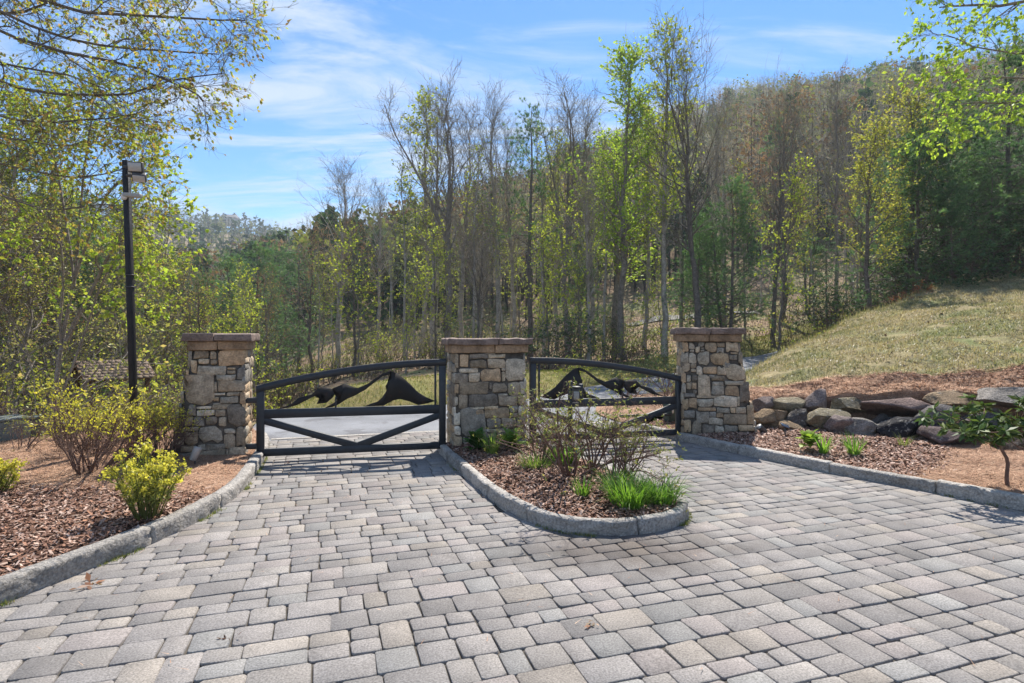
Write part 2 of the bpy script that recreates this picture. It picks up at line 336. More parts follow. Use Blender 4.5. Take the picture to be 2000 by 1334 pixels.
ANG = math.radians(18); PR, PU = A(math.cos(ANG), math.sin(ANG)), A(-math.sin(ANG), math.cos(ANG))

# driveway: dirt bed, then pavers laid in random ashlar of two-to-three module sizes
def build_drive():
    x0, x1, y0, y1 = -7.0, 10.0, -3.0, 11.9
    xs, ys = np.linspace(x0, x1, 30), np.linspace(y0, y1, 30); X, Y = np.meshgrid(xs, ys, indexing='ij')
    poly = PAVE
    # bed sheet as a clipped fan: triangulate the outline with bmesh
    bm = bmesh.new(); vs = [bm.verts.new((p[0], p[1], -0.016)) for p in poly]; f = bm.faces.new(vs); bmesh.ops.triangulate(bm, faces=[f])
    V, Fs = bm_arrays(bm); up = MB().add(V, Fs); drive = up.build('driveway', MAT['sand'], kind='structure')
    rng = np.random.default_rng(3)
    # courses in paver axes: single courses of 0.225 m, and double courses of two 0.15 m rows broken by tall blocks
    cs = poly @ np.stack([PR, PU], 1); (u0, v0), (u1, v1) = cs.min(0) - .2, cs.max(0) + .2; pav = []
    def put(ua, ub, va, vb): c = PR * (ua + ub) / 2 + PU * (va + vb) / 2; pav.append((c[0], c[1], ub - ua, vb - va))
    v = v0
    while v < v1:
        u = u0 - rng.random() * .3
        if rng.random() < .36:
            while u < u1: w = rng.choice([.15, .225, .33], p=[.17, .47, .36]); put(u, u + w, v, v + .225); u += w
            v += .225
        else:
            while u < u1:
                if rng.random() < .16: w = rng.choice([.19, .225]); put(u, u + w, v, v + .30)
                else:
                    w = rng.choice([.40, .48, .56, .64])
                    for k in (0, 1):
                        n = 2 if w < .52 else 3 if rng.random() < .6 else 2; q = np.cumsum(rng.choice([1.0, 1.35, 1.7], n)); q = np.concatenate([[0], q / q[-1]]) * w
                        for a, b in zip(q[:-1], q[1:]): put(u + a, u + b, v + .15 * k, v + .15 * k + .15)
                u += w
            v += .30
    pav = np.array(pav)
    hx, hy = pav[:, 2] / 2, pav[:, 3] / 2
    # keep pavers inside the outline (edge ones are trimmed under the kerb) and off the island
    grow = np.vstack([shift(KERB_L, .085, 1)[2:], [(-4.1, 9.55), (-1.3, 10.36), (2.4, 11.55)], shift(KERB_R, .085, -1)[::-1], [(8.5, 1.0), (-4.2, 1.0)]])
    keep = in_poly(pav[:, 0], pav[:, 1], grow)
    isl_in = shift(ISL, .09, 1)
    keep &= ~in_poly(pav[:, 0], pav[:, 1], isl_in)
    pav = pav[keep]
    d = np.maximum(pav[:, 1], 0.3); px = CX + pav[:, 0] * F / d; py = HY + H * F / d
    vis = (px > -60) & (px < 2060) & (py < 1400) & (pav[:, 1] > 1.5)
    area = np.where(vis, pav[:, 2] * pav[:, 3] / d**3, 0); order = np.argsort(-area)
    tones = np.array([lin(138, 134, 131), lin(142, 138, 134), lin(132, 129, 127), lin(142, 136, 129), lin(140, 134, 131), lin(125, 122, 120), lin(146, 140, 133), lin(135, 134, 132)])
    pr = np.array([.24, .2, .18, .07, .13, .06, .04, .08])
    def paver(cx, cy, sx, sy):
        g = 0.0028 + rng.random() * 0.0028; a, b = sx / 2 - g, sy / 2 - g; r = 0.007 + rng.random() * 0.011
        ax, ay = A(a, b)
        out = []
        for qx, qy in ((1, 1), (-1, 1), (-1, -1), (1, -1)):
            jx, jy = rng.normal(0, .0035, 2); e1 = (qx * (ax - r) + jx, qy * ay + jy); e2 = (qx * ax + jx, qy * (ay - r) + jy)
            out += [e2, e1] if qx * qy > 0 else [e1, e2]
        out = np.array(out); n = len(out); inn = out * (1 - 0.0045 / np.array([ax, ay]))
        zt = rng.normal(0, .0016); tl = rng.normal(0, .008, 2)
        zf = lambda q: zt + q @ tl
        lo = np.c_[out, np.full(n, -0.03)]; md = np.c_[out, zf(out) - 0.0035]; tp = np.c_[inn, zf(inn)]
        V = np.vstack([lo, md, tp]); wv = np.c_[V[:, :2] @ np.stack([PR, PU]) + A(cx, cy), V[:, 2]]
        k = np.arange(n); k2 = (k + 1) % n
        return wv, [np.stack([k, k2, k2 + n, k + n], 1), np.stack([k + n, k2 + n, k2 + 2 * n, k + 2 * n], 1), (np.arange(n) + 2 * n)[None]]
    rest = MB()
    for rank, q in enumerate(order):
        cx, cy, sx, sy = pav[q]
        wv, fc = paver(cx, cy, sx, sy)
        t = tones[rng.choice(len(tones), p=pr)] * rng.uniform(.74, .99) * A(1.02, 1, .985)
        if rank < 300: MB().add(wv, fc, t).build('paver', MAT['paver'], drive, origin=(cx, cy, 0))
        else: rest.add(wv, fc, t)
    rest.build('paver_field', MAT['paver'], drive, kind='stuff')
build_drive()

# road beyond the gates, and the grass mound on its far side
ROAD_OUT = np.array([(-4.15, 9.5), (-5.0, 11.0), (-5.2, 12.6), (-4.5, 13.7), (-2.2, 14.1), (.3, 15.4), (2.6, 18.4), (6.5, 22.2), (12, 25.5), (20, 29)])
ROAD_IN = np.array([(2.36, 10.9), (2.1, 11.7), (1.9, 12.8), (2.3, 14.6), (3.3, 16.0), (5.4, 17.6), (9.0, 19.8), (14, 22.5), (21, 26)])
def ruled(a, b, nu, nv, zf):
    A_, B_ = catmull(a, nu), catmull(b, nu); v = np.linspace(0, 1, nv)[None, :, None]
    P = A_[:, None, :] * (1 - v) + B_[:, None, :] * v
    return P
def build_road():
    P = ruled(ROAD_OUT, ROAD_IN, 60, 16, None); x, y = P[..., 0], P[..., 1]
    z = np.where(y < 17, 0.0, 0.0) + np.maximum(terrain(x, y) + 0.05, -0.006)
    z = np.where(y < 12, -0.006, z)
    MB().add(np.stack([x, y, z], -1).reshape(-1, 3), grid_faces(60, 16)).build('road', MAT['asphalt'], kind='structure', smooth=True)
    a = np.stack([np.linspace(-4.05, 2.36, 24), np.interp(np.linspace(-4.05, 2.36, 24), [-4.05, -1.3, 2.36], [9.56, 10.36, 11.53])], 1); P = ruled(a, a + PU * .13, 24, 3, None)
    MB().add(np.concatenate([P, np.full(P.shape[:2] + (1,), 0.004)], 2).reshape(-1, 3), grid_faces(24, 3)).build('concrete_edge', MAT['granite'], kind='structure')
    # mound of mown grass across the road
    far = ROAD_OUT[2:] + np.array([(-1.0, .8), (-1.2, 2.0), (-1.2, 3.6), (-1.8, 4.2), (-2.2, 4.0), (-2.0, 4), (-1.5, 4), (-1, 4)])
    P = ruled(ROAD_OUT[2:], far, 90, 18, None); x, y = P[..., 0], P[..., 1]; v = np.linspace(0, 1, 18)[None, :]
    u = np.linspace(0, 1, 90)[:, None]
    hgt = 0.42 * np.exp(-((u - 0.34) / 0.20) ** 2) + 0.14
    z = terrain(x, y) + 0.02 + hgt * np.sin(np.pi * np.clip(v, 0, .98)) ** 0.9 * (v > 0) + 0.03 * vnoise(x, y, 3, 5)
    z[:, -1] -= 0.3
    MB().add(np.stack([x, y, z], -1).reshape(-1, 3), grid_faces(90, 18)).build('grass_verge', MAT['verge'], kind='structure', smooth=True)
    # short blades on it
    pt = sample_surface(np.stack([x, y, z], -1), 30000)
    blades('grass', pt, 0.07, 0.02, [(0.17, 0.19, 0.03), (0.25, 0.21, 0.07), (0.13, 0.17, 0.03)])
    # the lighter lane that climbs between the trunks beyond
    a = np.array([(9.5, 43.5), (12, 43.0), (15, 41.5), (17, 39.0)], float); b = a + np.array([(-.5, 1.5), (0, 1.5), (.3, 1.5), (.5, 1.5)])
    P = ruled(a, b, 40, 6, None); x, y = P[..., 0], P[..., 1]
    MB().add(np.stack([x, y, terrain(x, y) + 0.12], -1).reshape(-1, 3), grid_faces(40, 6)).build('gravel_lane', MAT['gravel'], kind='structure', smooth=True)

def blades(name, pts, length, width, cols, lean=0.5, mat='grass', flat=False, build=True, mb=None):
    n = len(pts); az = RNG.random(n) * 2 * np.pi; ln = length * RNG.uniform(.55, 1.3, n)
    hdir = np.stack([np.cos(az), np.sin(az), np.zeros(n)], 1); side = np.stack([-np.sin(az), np.cos(az), np.zeros(n)], 1)
    le = np.abs(RNG.normal(0, lean, n))[:, None]
    up = EZ[None] if not flat else EZ[None] * RNG.uniform(0, .25, (n, 1))
    tip = pts + nrm(up + hdir * (le if not flat else 1.0)) * ln[:, None]
    if flat: tip[:, 2] += 0.004
    w = width * RNG.uniform(.7, 1.3, n)[:, None] / 2
    V = np.stack([pts - side * w, pts + side * w, tip], 1).reshape(-1, 3); f = np.arange(3 * n).reshape(-1, 3)
    c = np.array(cols)[RNG.integers(0, len(cols), n)] * RNG.uniform(.7, 1.25, (n, 1)); t = np.repeat(c, 3, 0)
    mb = mb or MB(); mb.add(V, f, t)
    return mb.build(name, MAT[mat], kind='stuff') if build else mb
build_road()

# ------------------------------------------------------------------ kerbs of split granite
def kerb(label, path, wid, step, hgt=0.15, side=1, group='granite kerbs along the paving'):
    P, L = resample(path, 0.05); n = len(P); T = nrm(np.gradient(P, axis=0)); Nn = np.stack([-T[:, 1], T[:, 0]], 1) * side
    loc = (*P[n // 2], 0.0); root = thing('kerb', label, 'kerb', loc, group)
    cuts = [0]; rng = np.random.default_rng(int(L * 100))
    while cuts[-1] < n - 1: cuts.append(min(n - 1, cuts[-1] + int(step / 0.05 * rng.uniform(.75, 1.25))))
    if len(cuts) > 2 and cuts[-1] - cuts[-2] < 6: cuts.pop(-2)
    for a, b in zip(cuts[:-1], cuts[1:]):
        idx = np.arange(a, b + 1); p, nn = P[idx].copy(), Nn[idx]; p[0] += T[a] * 0.008; p[-1] -= T[b] * 0.008
        h = hgt + rng.normal(0, .006); prof = [(0.006, -0.08), (0.0, 0.045), (0.003, h * .62), (0.004, h - 0.016), (0.018, h), (wid * .5, h + .003), (wid - 0.014, h), (wid, h - 0.016), (wid + .004, 0.03), (wid, -0.08)]
        V = []
        for k, (o, z) in enumerate(prof):
            q = p + nn * o; rough = 0.022 if k in (1, 2, 3) else 0.007
            nz = np.array([mnoise.noise(Vector((q[i, 0] * 9, q[i, 1] * 9, z * 14 + k))) for i in range(len(q))])
            nz2 = np.array([mnoise.noise(Vector((q[i, 0] * 25, q[i, 1] * 25, k * 3.1))) for i in range(len(q))])
            q = q + nn * ((nz * rough + nz2 * rough * .6)[:, None]); V.append(np.c_[q, np.full(len(q), z) + (nz2 * .004 if z > .05 else 0)])
        m_, k_ = len(idx), len(prof); V = np.stack(V, 1).reshape(-1, 3)
        caps = [np.arange(k_)[None], (np.arange(k_)[::-1] + (m_ - 1) * k_)[None]]
        MB().add(V, [grid_faces(m_, k_)] + caps, A(1, 1, 1) * rng.uniform(.82, 1.15)).build('kerb_stone', MAT['granite'], root)
    return root
kerb('long rough granite kerb curving along the bark bed by the yellow bushes', KERB_L, 0.13, 1.25, 0.145, 1)
kerb('rounded granite kerb looping round the planted island between the two lanes', ISL, 0.11, 1.0, 0.135, 1)
kerb('low granite kerb edging the bed below the boulders', KERB_R, 0.13, 1.3, 0.13, -1)

# ------------------------------------------------------------------ planting beds
CHIP = [(0.27, 0.155, 0.11), (0.38, 0.25, 0.19), (0.15, 0.078, 0.052), (0.47, 0.34, 0.27), (0.20, 0.105, 0.07), (0.31, 0.16, 0.10)]
STRAW = [(0.44, 0.27, 0.17), (0.36, 0.20, 0.12), (0.54, 0.36, 0.24), (0.27, 0.14, 0.08)]
def chips(name, pts, ln=0.05, wd=0.016, cols=CHIP, tilt=0.35):
    n = len(pts); az = RNG.random(n) * 2 * np.pi; t = RNG.normal(0, tilt, n); r = RNG.normal(0, tilt, n)
    a = np.stack([np.cos(az) * np.cos(t), np.sin(az) * np.cos(t), np.sin(t)], 1); b = nrm(np.cross(EZ[None], a)) + EZ[None] * np.sin(r)[:, None]
    L = ln * RNG.uniform(.4, 1.5, n)[:, None] / 2; Wd = wd * RNG.uniform(.5, 1.6, n)[:, None] / 2
    p = pts + EZ * RNG.uniform(0.002, 0.022, n)[:, None]
    V = np.stack([p - a * L - b * Wd * .6, p + a * L * .8 - b * Wd, p + a * L + b * Wd * .5, p - a * L * .7 + b * Wd], 1).reshape(-1, 3)
    c = np.array(cols)[RNG.integers(0, len(cols), n)] * RNG.uniform(.7, 1.3, (n, 1))
    return MB().add(V, np.arange(4 * n).reshape(-1, 4), np.repeat(c, 4, 0)).build(name, MAT['chip'], kind='stuff')
def bed(name, inner, outer, nu, nv, zprof, mat):
    P = ruled(inner, outer, nu, nv, None); v = np.linspace(0, 1, nv)[None, :] * np.ones((nu, 1)); x, y = P[..., 0], P[..., 1]
    z = zprof(x, y, v) + 0.014 * vnoise(x, y, 3.5, 2) + 0.008 * vnoise(x, y, 11, 4)
    S = np.stack([x, y, z], -1); MB().add(S.reshape(-1, 3), grid_faces(nu, nv)).build(name, MAT[mat], kind='structure', smooth=True)
    return S
LB_IN = shift(KERB_L, 0.11, 1)
LB_OUT = np.array([(-14, -2.0), (-14, 1.0), (-13.5, 3.0), (-13, 4.5), (-12.5, 6), (-12, 7.2), (-11.5, 8.4), (-10.8, 9.4), (-9.5, 10.2), (-8, 10.7), (-6.3, 10.7), (-4.9, 10.2)])
S_LEFT = bed('mulch_bed', LB_IN, LB_OUT, 120, 70, lambda x, y, v: 0.105 + 0.07 * np.sin(np.pi * np.clip(v * 1.6, 0, 1)) - 0.30 * np.clip((v - .62) / .38, 0, 1) ** 1.5, 'mulch')
def straw_left(p): return (p[:, 1] > 6.05 + 0.22 * vnoise(p[:, 0], p[:, 1], 1.8, 1)) | (p[:, 0] < -7.4)
pts = sample_surface(S_LEFT, 190000, lambda p: (p[:, 1] > 2.5) & (p[:, 0] > -p[:, 1] * 1.0 - 1.2))
sl = straw_left(pts + RNG.normal(0, .16, pts.shape))
chips('bark_mulch', pts[~sl][:42000])
def straw(name, pts, ln=0.13, wd=0.0042, f=1.1): return blades(name, pts + EZ * 0.006, ln, wd, [tuple(np.array(c) * f) for c in STRAW], mat='straw', flat=True)
straw('pine_straw', pts[sl][:80000], .12, .007)
# the straw area needs its own ground tone: a sheet 4 mm above the bed
def overlay(name, S, mask, mat):
    nu, nv = S.shape[:2]; V = S.reshape(-1, 3) + EZ * 0.004; f = grid_faces(nu, nv); c = V[f].mean(1); f = f[mask(c)]
    MB().add(V, f).build(name, MAT[mat], kind='structure', smooth=True)
overlay('straw_bed', S_LEFT, lambda c: straw_left(c), 'strawbed')

def build_island():
    inner = shift(ISL, 0.10, 1); q = np.linspace(0, 1, len(ISL)); t = (1 - np.abs(2 * q - 1))[:, None]
    spine = A(-.36, 8.85) * (1 - t) + A(1.02, 5.72) * t
    S = bed('island_bed', inner, spine, 90, 26, lambda x, y, v: 0.10 + 0.075 * np.sin(v * np.pi / 2), 'mulch')
    p = sample_surface(S, 12000, lambda p: p[:, 1] < 8.6); chips('bark_mulch', p, 0.055, 0.018)
    return S
S_ISL = build_island()

RB_IN = shift(KERB_R, 0.10, -1)
RB_OUT = np.array([(13.0, 5.0), (10.4, 6.5), (8.7, 7.5), (7.6, 8.35), (6.5, 9.05), (5.4, 9.6), (4.5, 9.95), (3.7, 10.5), (3.2, 10.9)])
S_RIGHT = bed('boulder_bed', RB_IN, RB_OUT, 110, 60, lambda x, y, v: 0.10 + 0.16 * v ** 1.1, 'mulch')
def straw_right(p):                                                # the straw patch nearest the camera, past the small rhododendron
    t = (p[:, 0] - 4.55) * 0.72 - (p[:, 1] - 6.9) * 0.70 + 0.16 * vnoise(p[:, 0], p[:, 1], 1.6, 6); return t > 0.30
pts = sample_surface(S_RIGHT, 80000, lambda p: (p[:, 0] < p[:, 1] * .98 + .6)); sr = straw_right(pts + RNG.normal(0, .10, pts.shape))
chips('bark_mulch', pts[~sr], 0.05, 0.018, [tuple(np.array(c) * 1.12 + .02) for c in CHIP]); straw('pine_straw', pts[sr], .12, .006)
overlay('straw_bed', S_RIGHT, straw_right, 'strawbed')

# straw bed between the road's inner edge and the gate, seen through the second gate
def build_far_bed():
    inner = ROAD_IN[:7]; outer = np.array([(3.2, 10.95), (3.9, 11.3), (4.4, 12.2), (4.9, 13.2), (5.6, 14.3), (7.2, 16), (10, 18.5)])
    S = bed('straw_bed', inner, outer, 60, 20, lambda x, y, v: 0.02 + 0.22 * np.sin(np.pi * v / 1.6), 'strawbed'); straw('pine_straw', sample_surface(S, 6000))
build_far_bed()

# grassy bank behind the boulders
BW = np.array([(3.75, 10.75, .30), (4.25, 10.3, .55), (4.8, 10.05, .72), (5.6, 9.75, .80), (6.6, 9.3, .88), (7.8, 8.75, .98), (9.5, 7.9, 1.05), (12, 6.7, 1.15)])
BO = np.array([(4.3, 13.2, .10), (4.9, 13.8, .38), (5.8, 14.3, .74), (8.2, 16, 1.55), (11.3, 18, 2.47), (15.5, 20, 3.55), (19.8, 22, 4.25), (27, 23, 5.2)])
def bank_surface(nu=200, nv=110):
    a, b = catmull(BW, nu), catmull(BO, nu); v = np.linspace(0, 1.06, nv)[None, :, None]
    P = a[:, None] * (1 - v) + b[:, None] * v; x, y = P[..., 0], P[..., 1]; vv = v[..., 0]
    P[..., 2] += 0.09 * vnoise(x, y, 1.1, 3) + 0.045 * vnoise(x, y, 3.6, 7) + 0.02 * vnoise(x, y, 10, 1) + 0.10 * np.sin(np.pi * np.clip(vv, 0, 1))
    P[..., 2] -= 0.6 * np.clip((vv - 1.0) / 0.06, 0, 1) + 0.13 * (1 - np.clip(vv / .10, 0, 1))
    P[:, 0, 2] = 0.05
    return P
S_BANK = bank_surface()
MB().add(S_BANK.reshape(-1, 3), grid_faces(200, 110)).build('grass_bank', MAT['bank'], kind='structure', smooth=True)
def bank_v(p):                                                     # rough distance up the bank from the wall line
    a = catmull(BW, 120)[:, :2]; q = p[:, :2]; out = np.empty(len(q))
    for s in range(0, len(q), 4000): out[s:s + 4000] = np.min(np.linalg.norm(q[s:s + 4000, None] - a[None], axis=2), 1)
    return out
overlay('straw_strip', S_BANK, lambda c: bank_v(c) < 1.05 + 0.22 * vnoise(c[:, 0], c[:, 1], 1.5, 2), 'strawbed')
pts = sample_surface(S_BANK, 330000, lambda p: (p[:, 0] < p[:, 1] * 1.0 + 1)); dv = bank_v(pts); st = dv < 1.12 + 0.24 * vnoise(pts[:, 0], pts[:, 1], 1.5, 2)
straw('pine_straw', pts[st][:45000], 0.14, 0.010, 1.3)
gp = pts[~st]; pat = vnoise(gp[:, 0], gp[:, 1], 0.9, 4) + 0.8 * vnoise(gp[:, 0], gp[:, 1], 2.6, 9); bare = vnoise(gp[:, 0], gp[:, 1], 1.7, 13) + .5 * vnoise(gp[:, 0], gp[:, 1], 5, 2) > .62; gp, pat = gp[~bare], pat[~bare]
blades('tall_grass', sample_surface(S_BANK[:, 98:106], 5000) , 0.17, 0.014, [(0.25, 0.24, 0.11), (0.36, 0.30, 0.18), (0.20, 0.23, 0.09)], .6)
blades('grass', gp[pat > 0.12][:34000], 0.065, 0.014, [(0.17, 0.18, 0.08), (0.23, 0.215, 0.11), (0.31, 0.27, 0.17), (0.12, 0.13, 0.06)], 1.2)
blades('dry_grass', gp[pat <= 0.12][:60000], 0.07, 0.014, [(0.36, 0.30, 0.19), (0.46, 0.40, 0.29), (0.26, 0.20, 0.13), (0.24, 0.22, 0.13)], 1.5)

# ------------------------------------------------------------------ gate pillars of field stone
TONES = [lin(148, 134, 116), lin(134, 122, 106), lin(160, 146, 126), lin(128, 122, 114), lin(160, 138, 108), lin(112, 104, 96), lin(144, 138, 128), lin(150, 126, 98), lin(126, 112, 94), lin(118, 116, 114), lin(170, 160, 146)]
def stone_mesh(O, R, N, x0, x1, z0, z1, proud, rng, tint, gap=0.0055):
    """one laid stone on the face with origin O, right R, outward N; x/z are metres on the face"""
    g = gap * rng.uniform(.6, 1.3); x0, x1, z0, z1 = x0 + g, x1 - g, z0 + g, z1 - g
    w, h = max(x1 - x0, .02), max(z1 - z0, .015); r = min(w, h) * rng.uniform(.07, .20); j = min(w, h) * .12
    out = []
    for qx, qz in ((1, 1), (-1, 1), (-1, -1), (1, -1)):
        cx, cz = (x0 + x1) / 2 + qx * w / 2, (z0 + z1) / 2 + qz * h / 2; jx, jz = rng.normal(0, j, 2)
        rx, rz = r * rng.uniform(.6, 1.5), r * rng.uniform(.6, 1.5)
        e1 = (cx - qx * rx + jx, cz + jz * .4); e2 = (cx + jx * .4, cz - qz * rz + jz)
        out += [e2, e1] if qx * qz > 0 else [e1, e2]
    out.insert(2, ((x0 + x1) / 2 + rng.normal(0, w * .1), z1 + rng.normal(0, j * .7)))
    out.insert(7, ((x0 + x1) / 2 + rng.normal(0, w * .1), z0 + rng.normal(0, j * .7)))
    out = np.array(out); n = len(out); c = out.mean(0); b = min(0.011, min(w, h) * .12)
    inn = c + (out - c) * (1 - b * 2 / np.maximum(A(w, h), .03)); dp = rng.normal(0, .005, n)
    V2 = np.vstack([out, out, inn, (c + rng.normal(0, .1, 2) * A(w, h))[None]])
    dep = np.concatenate([np.full(n, -0.03), np.full(n, proud - b * .8), proud + dp, [proud + rng.normal(.004, .006)]])
    V = O + V2[:, :1] * R + V2[:, 1:] * EZ + dep[:, None] * N
    k = np.arange(n); k2 = (k + 1) % n
    return MB().add(V, [np.stack([k, k2, k2 + n, k + n], 1), np.stack([k + n, k2 + n, k2 + 2 * n, k + 2 * n], 1), np.stack([k + 2 * n, k2 + 2 * n, np.full(n, 3 * n)], 1)], tint)
def random_stones(w, h, rng):
    """irregular courses for the faces that the photograph shows edge-on or not at all"""
    out, z = [], 0.0
    while z < h - 0.03:
        ch = min(rng.uniform(.10, .26), h - z); ch = h - z if h - z - ch < .07 else ch; x = 0.0
        while x < w - 0.02:
            cw = min(rng.uniform(.12, .42), w - x); cw = w - x if w - x - cw < .08 else cw
            if ch > .17 and rng.random() < .35:
                s = rng.uniform(.35, .65); out += [(x, x + cw, z, z + ch * s), (x, x + cw, z + ch * s, z + ch)]
            else: out.append((x, x + cw, z, z + ch))
            x += cw
        z += ch
    return out
def pillar(label, corner, ang, wid, dep, top, flare, stones, origin, scale, capbox, seed, tonef=1.0):
    """corner: front-left foot; flare: (left, right) widening at the foot in metres; stones in enlarged-photo pixels"""
    rng = np.random.default_rng(seed); a = math.radians(ang); R, N = A(math.cos(a), math.sin(a), 0), A(math.sin(a), -math.cos(a), 0); O = A(corner[0], corner[1], 0)
    root = thing('gate_pillar', label, 'pillar', O + R * wid / 2 - N * dep / 2, 'stone pillars that carry the gates')
    fl, fr = flare
    # mortar core, tapered on its outer side
    i = 0.022; V = []
    for z, l, r in ((-0.1, fl, fr), (top * .55, fl * .42, fr * .42), (top - .001, 0, 0)):
        for x, y in ((-l + i, i), (wid + r - i, i), (wid + r - i, dep - i), (-l + i, dep - i)): V.append(O + R * x - N * y + EZ * z)
    k = np.arange(4); k2 = (k + 1) % 4
    MB().add(V, [np.stack([k, k2, k2 + 4, k + 4], 1), np.stack([k + 4, k2 + 4, k2 + 8, k + 8], 1), A(8, 9, 10, 11).astype(int)[None]]).build('mortar_core', MAT['mortar'], root)
    edge = lambda z, f: f * np.clip(1 - z / top, 0, 1) ** 0.9
    def put(x0, x1, z0, z1, OO, RR, NN, cut=True):
        t = np.array(TONES[rng.integers(len(TONES))]) * rng.uniform(1.1, 1.8) * tonef; t = (t * .68 + t.mean() * .32) * A(1.06, .99, .87)
        stone_mesh(OO, RR, NN, x0, x1, z0, z1, rng.uniform(.003, .019), rng, t).build('stone', MAT['stone'], root)
    for (x0, y0, x1, y1) in stones:                                 # photographed front face
        def hit(x, y):
            px, py = origin[0] + x / scale, origin[1] + y / scale; ray = A((px - CX) / F, 1, -(py - HY) / F); s = np.dot(O - A(0, 0, H), N) / np.dot(ray, N); q = A(0, 0, H) + ray * s
            return np.dot(q - O, R), q[2]
        a0, zt = hit(x0, (y0 + y1) / 2)[0], hit((x0 + x1) / 2, y0)[1]; a1, zb = hit(x1, (y0 + y1) / 2)[0], hit((x0 + x1) / 2, y1)[1]
        zm = (zt + zb) / 2; a0, a1 = max(a0, -edge(zm, fl) - .012), min(a1, wid + edge(zm, fr) + .012); zb, zt = max(zb, -.06), min(zt, top + .0)
        if a1 - a0 > .025 and zt - zb > .015: put(a0, a1, zb, zt, O, R, N)
    for (x0, x1, z0, z1) in random_stones(dep, top, rng):           # right side
        e = edge((z0 + z1) / 2, fr); put(x0, x1, z0, z1, O + R * (wid + e - .006), -N, R)
    for (x0, x1, z0, z1) in random_stones(dep, top, rng):           # left side
        e = edge((z0 + z1) / 2, fl); put(x0, x1, z0, z1, O - R * (e - .012) - N * dep, N, -R)
    for (x0, x1, z0, z1) in random_stones(wid, top, rng): put(x0, x1, z0, z1, O + R * wid - N * (dep - .012), -R, -N)
    # corbel course and cap of brown slabs
    co, ch, cp, chh = capbox                                        # corbel overhang, height; cap overhang, height
    C = O + R * wid / 2 - N * dep / 2; nsl = 2
    sp = rng.uniform(.38, .62)
    for s0, s1 in ((0, sp), (sp, 1)):
        W2 = wid + 2 * co; x = (s0 + s1) / 2 - .5
        V, f = rough_box(C + R * W2 * x + EZ * (top + ch / 2), R, -N, EZ, W2 * (s1 - s0) - .006, dep + 2 * co, ch - .002, .014, 4, .010, 7, seed + s0); MB().add(V, f, np.array(lin(150, 126, 102)) * rng.uniform(.9, 1.15) * tonef).build('corbel_stone', MAT['capstone'], root)
    sp = rng.uniform(.42, .6)
    for s0, s1 in ((0, sp), (sp, 1)):
        W2 = wid + 2 * cp; x = (s0 + s1) / 2 - .5
        V, f = rough_box(C + R * W2 * x + EZ * (top + ch + chh / 2), R, -N, EZ, W2 * (s1 - s0) - .003, dep + 2 * cp, chh, .014, 7, .022, 8, seed + s0 + 5); MB().add(V, f, np.array(lin(124, 108, 100)) * rng.uniform(.9, 1.1)).build('cap_slab', MAT['capstone'], root)
    return root
ST_L = [(210,240,350,315),(355,245,415,320),(420,235,660,375),(255,315,350,362),(360,320,425,370),(190,325,245,440),(245,370,500,462),(505,388,580,412),(500,415,580,448),(585,385,665,495),(410,452,580,508),(145,455,400,705),(425,510,660,600),(390,515,422,610),(385,608,490,635),(500,603,615,640),(385,648,435,685),(440,640,605,700),(610,600,668,712),(170,710,235,812),(235,725,370,755),(380,695,455,718),(375,705,545,757),(240,757,400,810),(402,757,490,812),(495,715,665,900),(130,820,212,905),(215,815,310,905),(315,815,425,892),(428,820,500,902),(130,945,250,1068),(258,897,470,1048),(475,920,580,968),(585,900,665,1075),(475,968,580,1090),(120,908,258,945),(100,1072,240,1125),(245,1060,315,1112),(320,1052,490,1110),(60,1130,215,1200),(215,1110,495,1215),(495,1095,520,1190),(515,1085,668,1190),(530,1195,625,1250),(630,1190,690,1280),(60,1205,300,1290),(300,1215,530,1280),(60,1000,130,1070)]
ST_M = [(185,265,285,395),(295,320,470,408),(475,310,655,405),(658,312,850,540),(145,260,185,400),(290,258,480,315),(480,262,655,308),(185,405,380,455),(145,460,285,560),(285,450,395,545),(400,405,605,552),(610,400,655,440),(612,440,655,540),(185,545,485,668),(490,550,520,620),(518,548,675,655),(678,545,795,680),(800,540,852,668),(140,565,185,660),(180,660,278,815),(280,658,580,800),(575,660,680,690),(585,675,780,785),(782,675,855,770),(140,690,180,780),(295,795,440,822),(440,785,580,820),(350,822,435,875),(440,800,690,910),(695,780,780,852),(695,855,780,900),(782,775,855,885),(205,820,460,1090),(135,850,205,980),(465,905,612,1020),(615,900,760,1005),(762,890,855,1000),(140,985,210,1080),(460,1010,700,1050),(285,1080,400,1130),(400,1055,560,1130),(560,1050,700,1130),(700,1010,855,1110),(135,1085,220,1245),(225,1105,285,1170),(225,1170,420,1250),(420,1130,640,1240),(640,1115,855,1200),(640,1200,855,1260)]
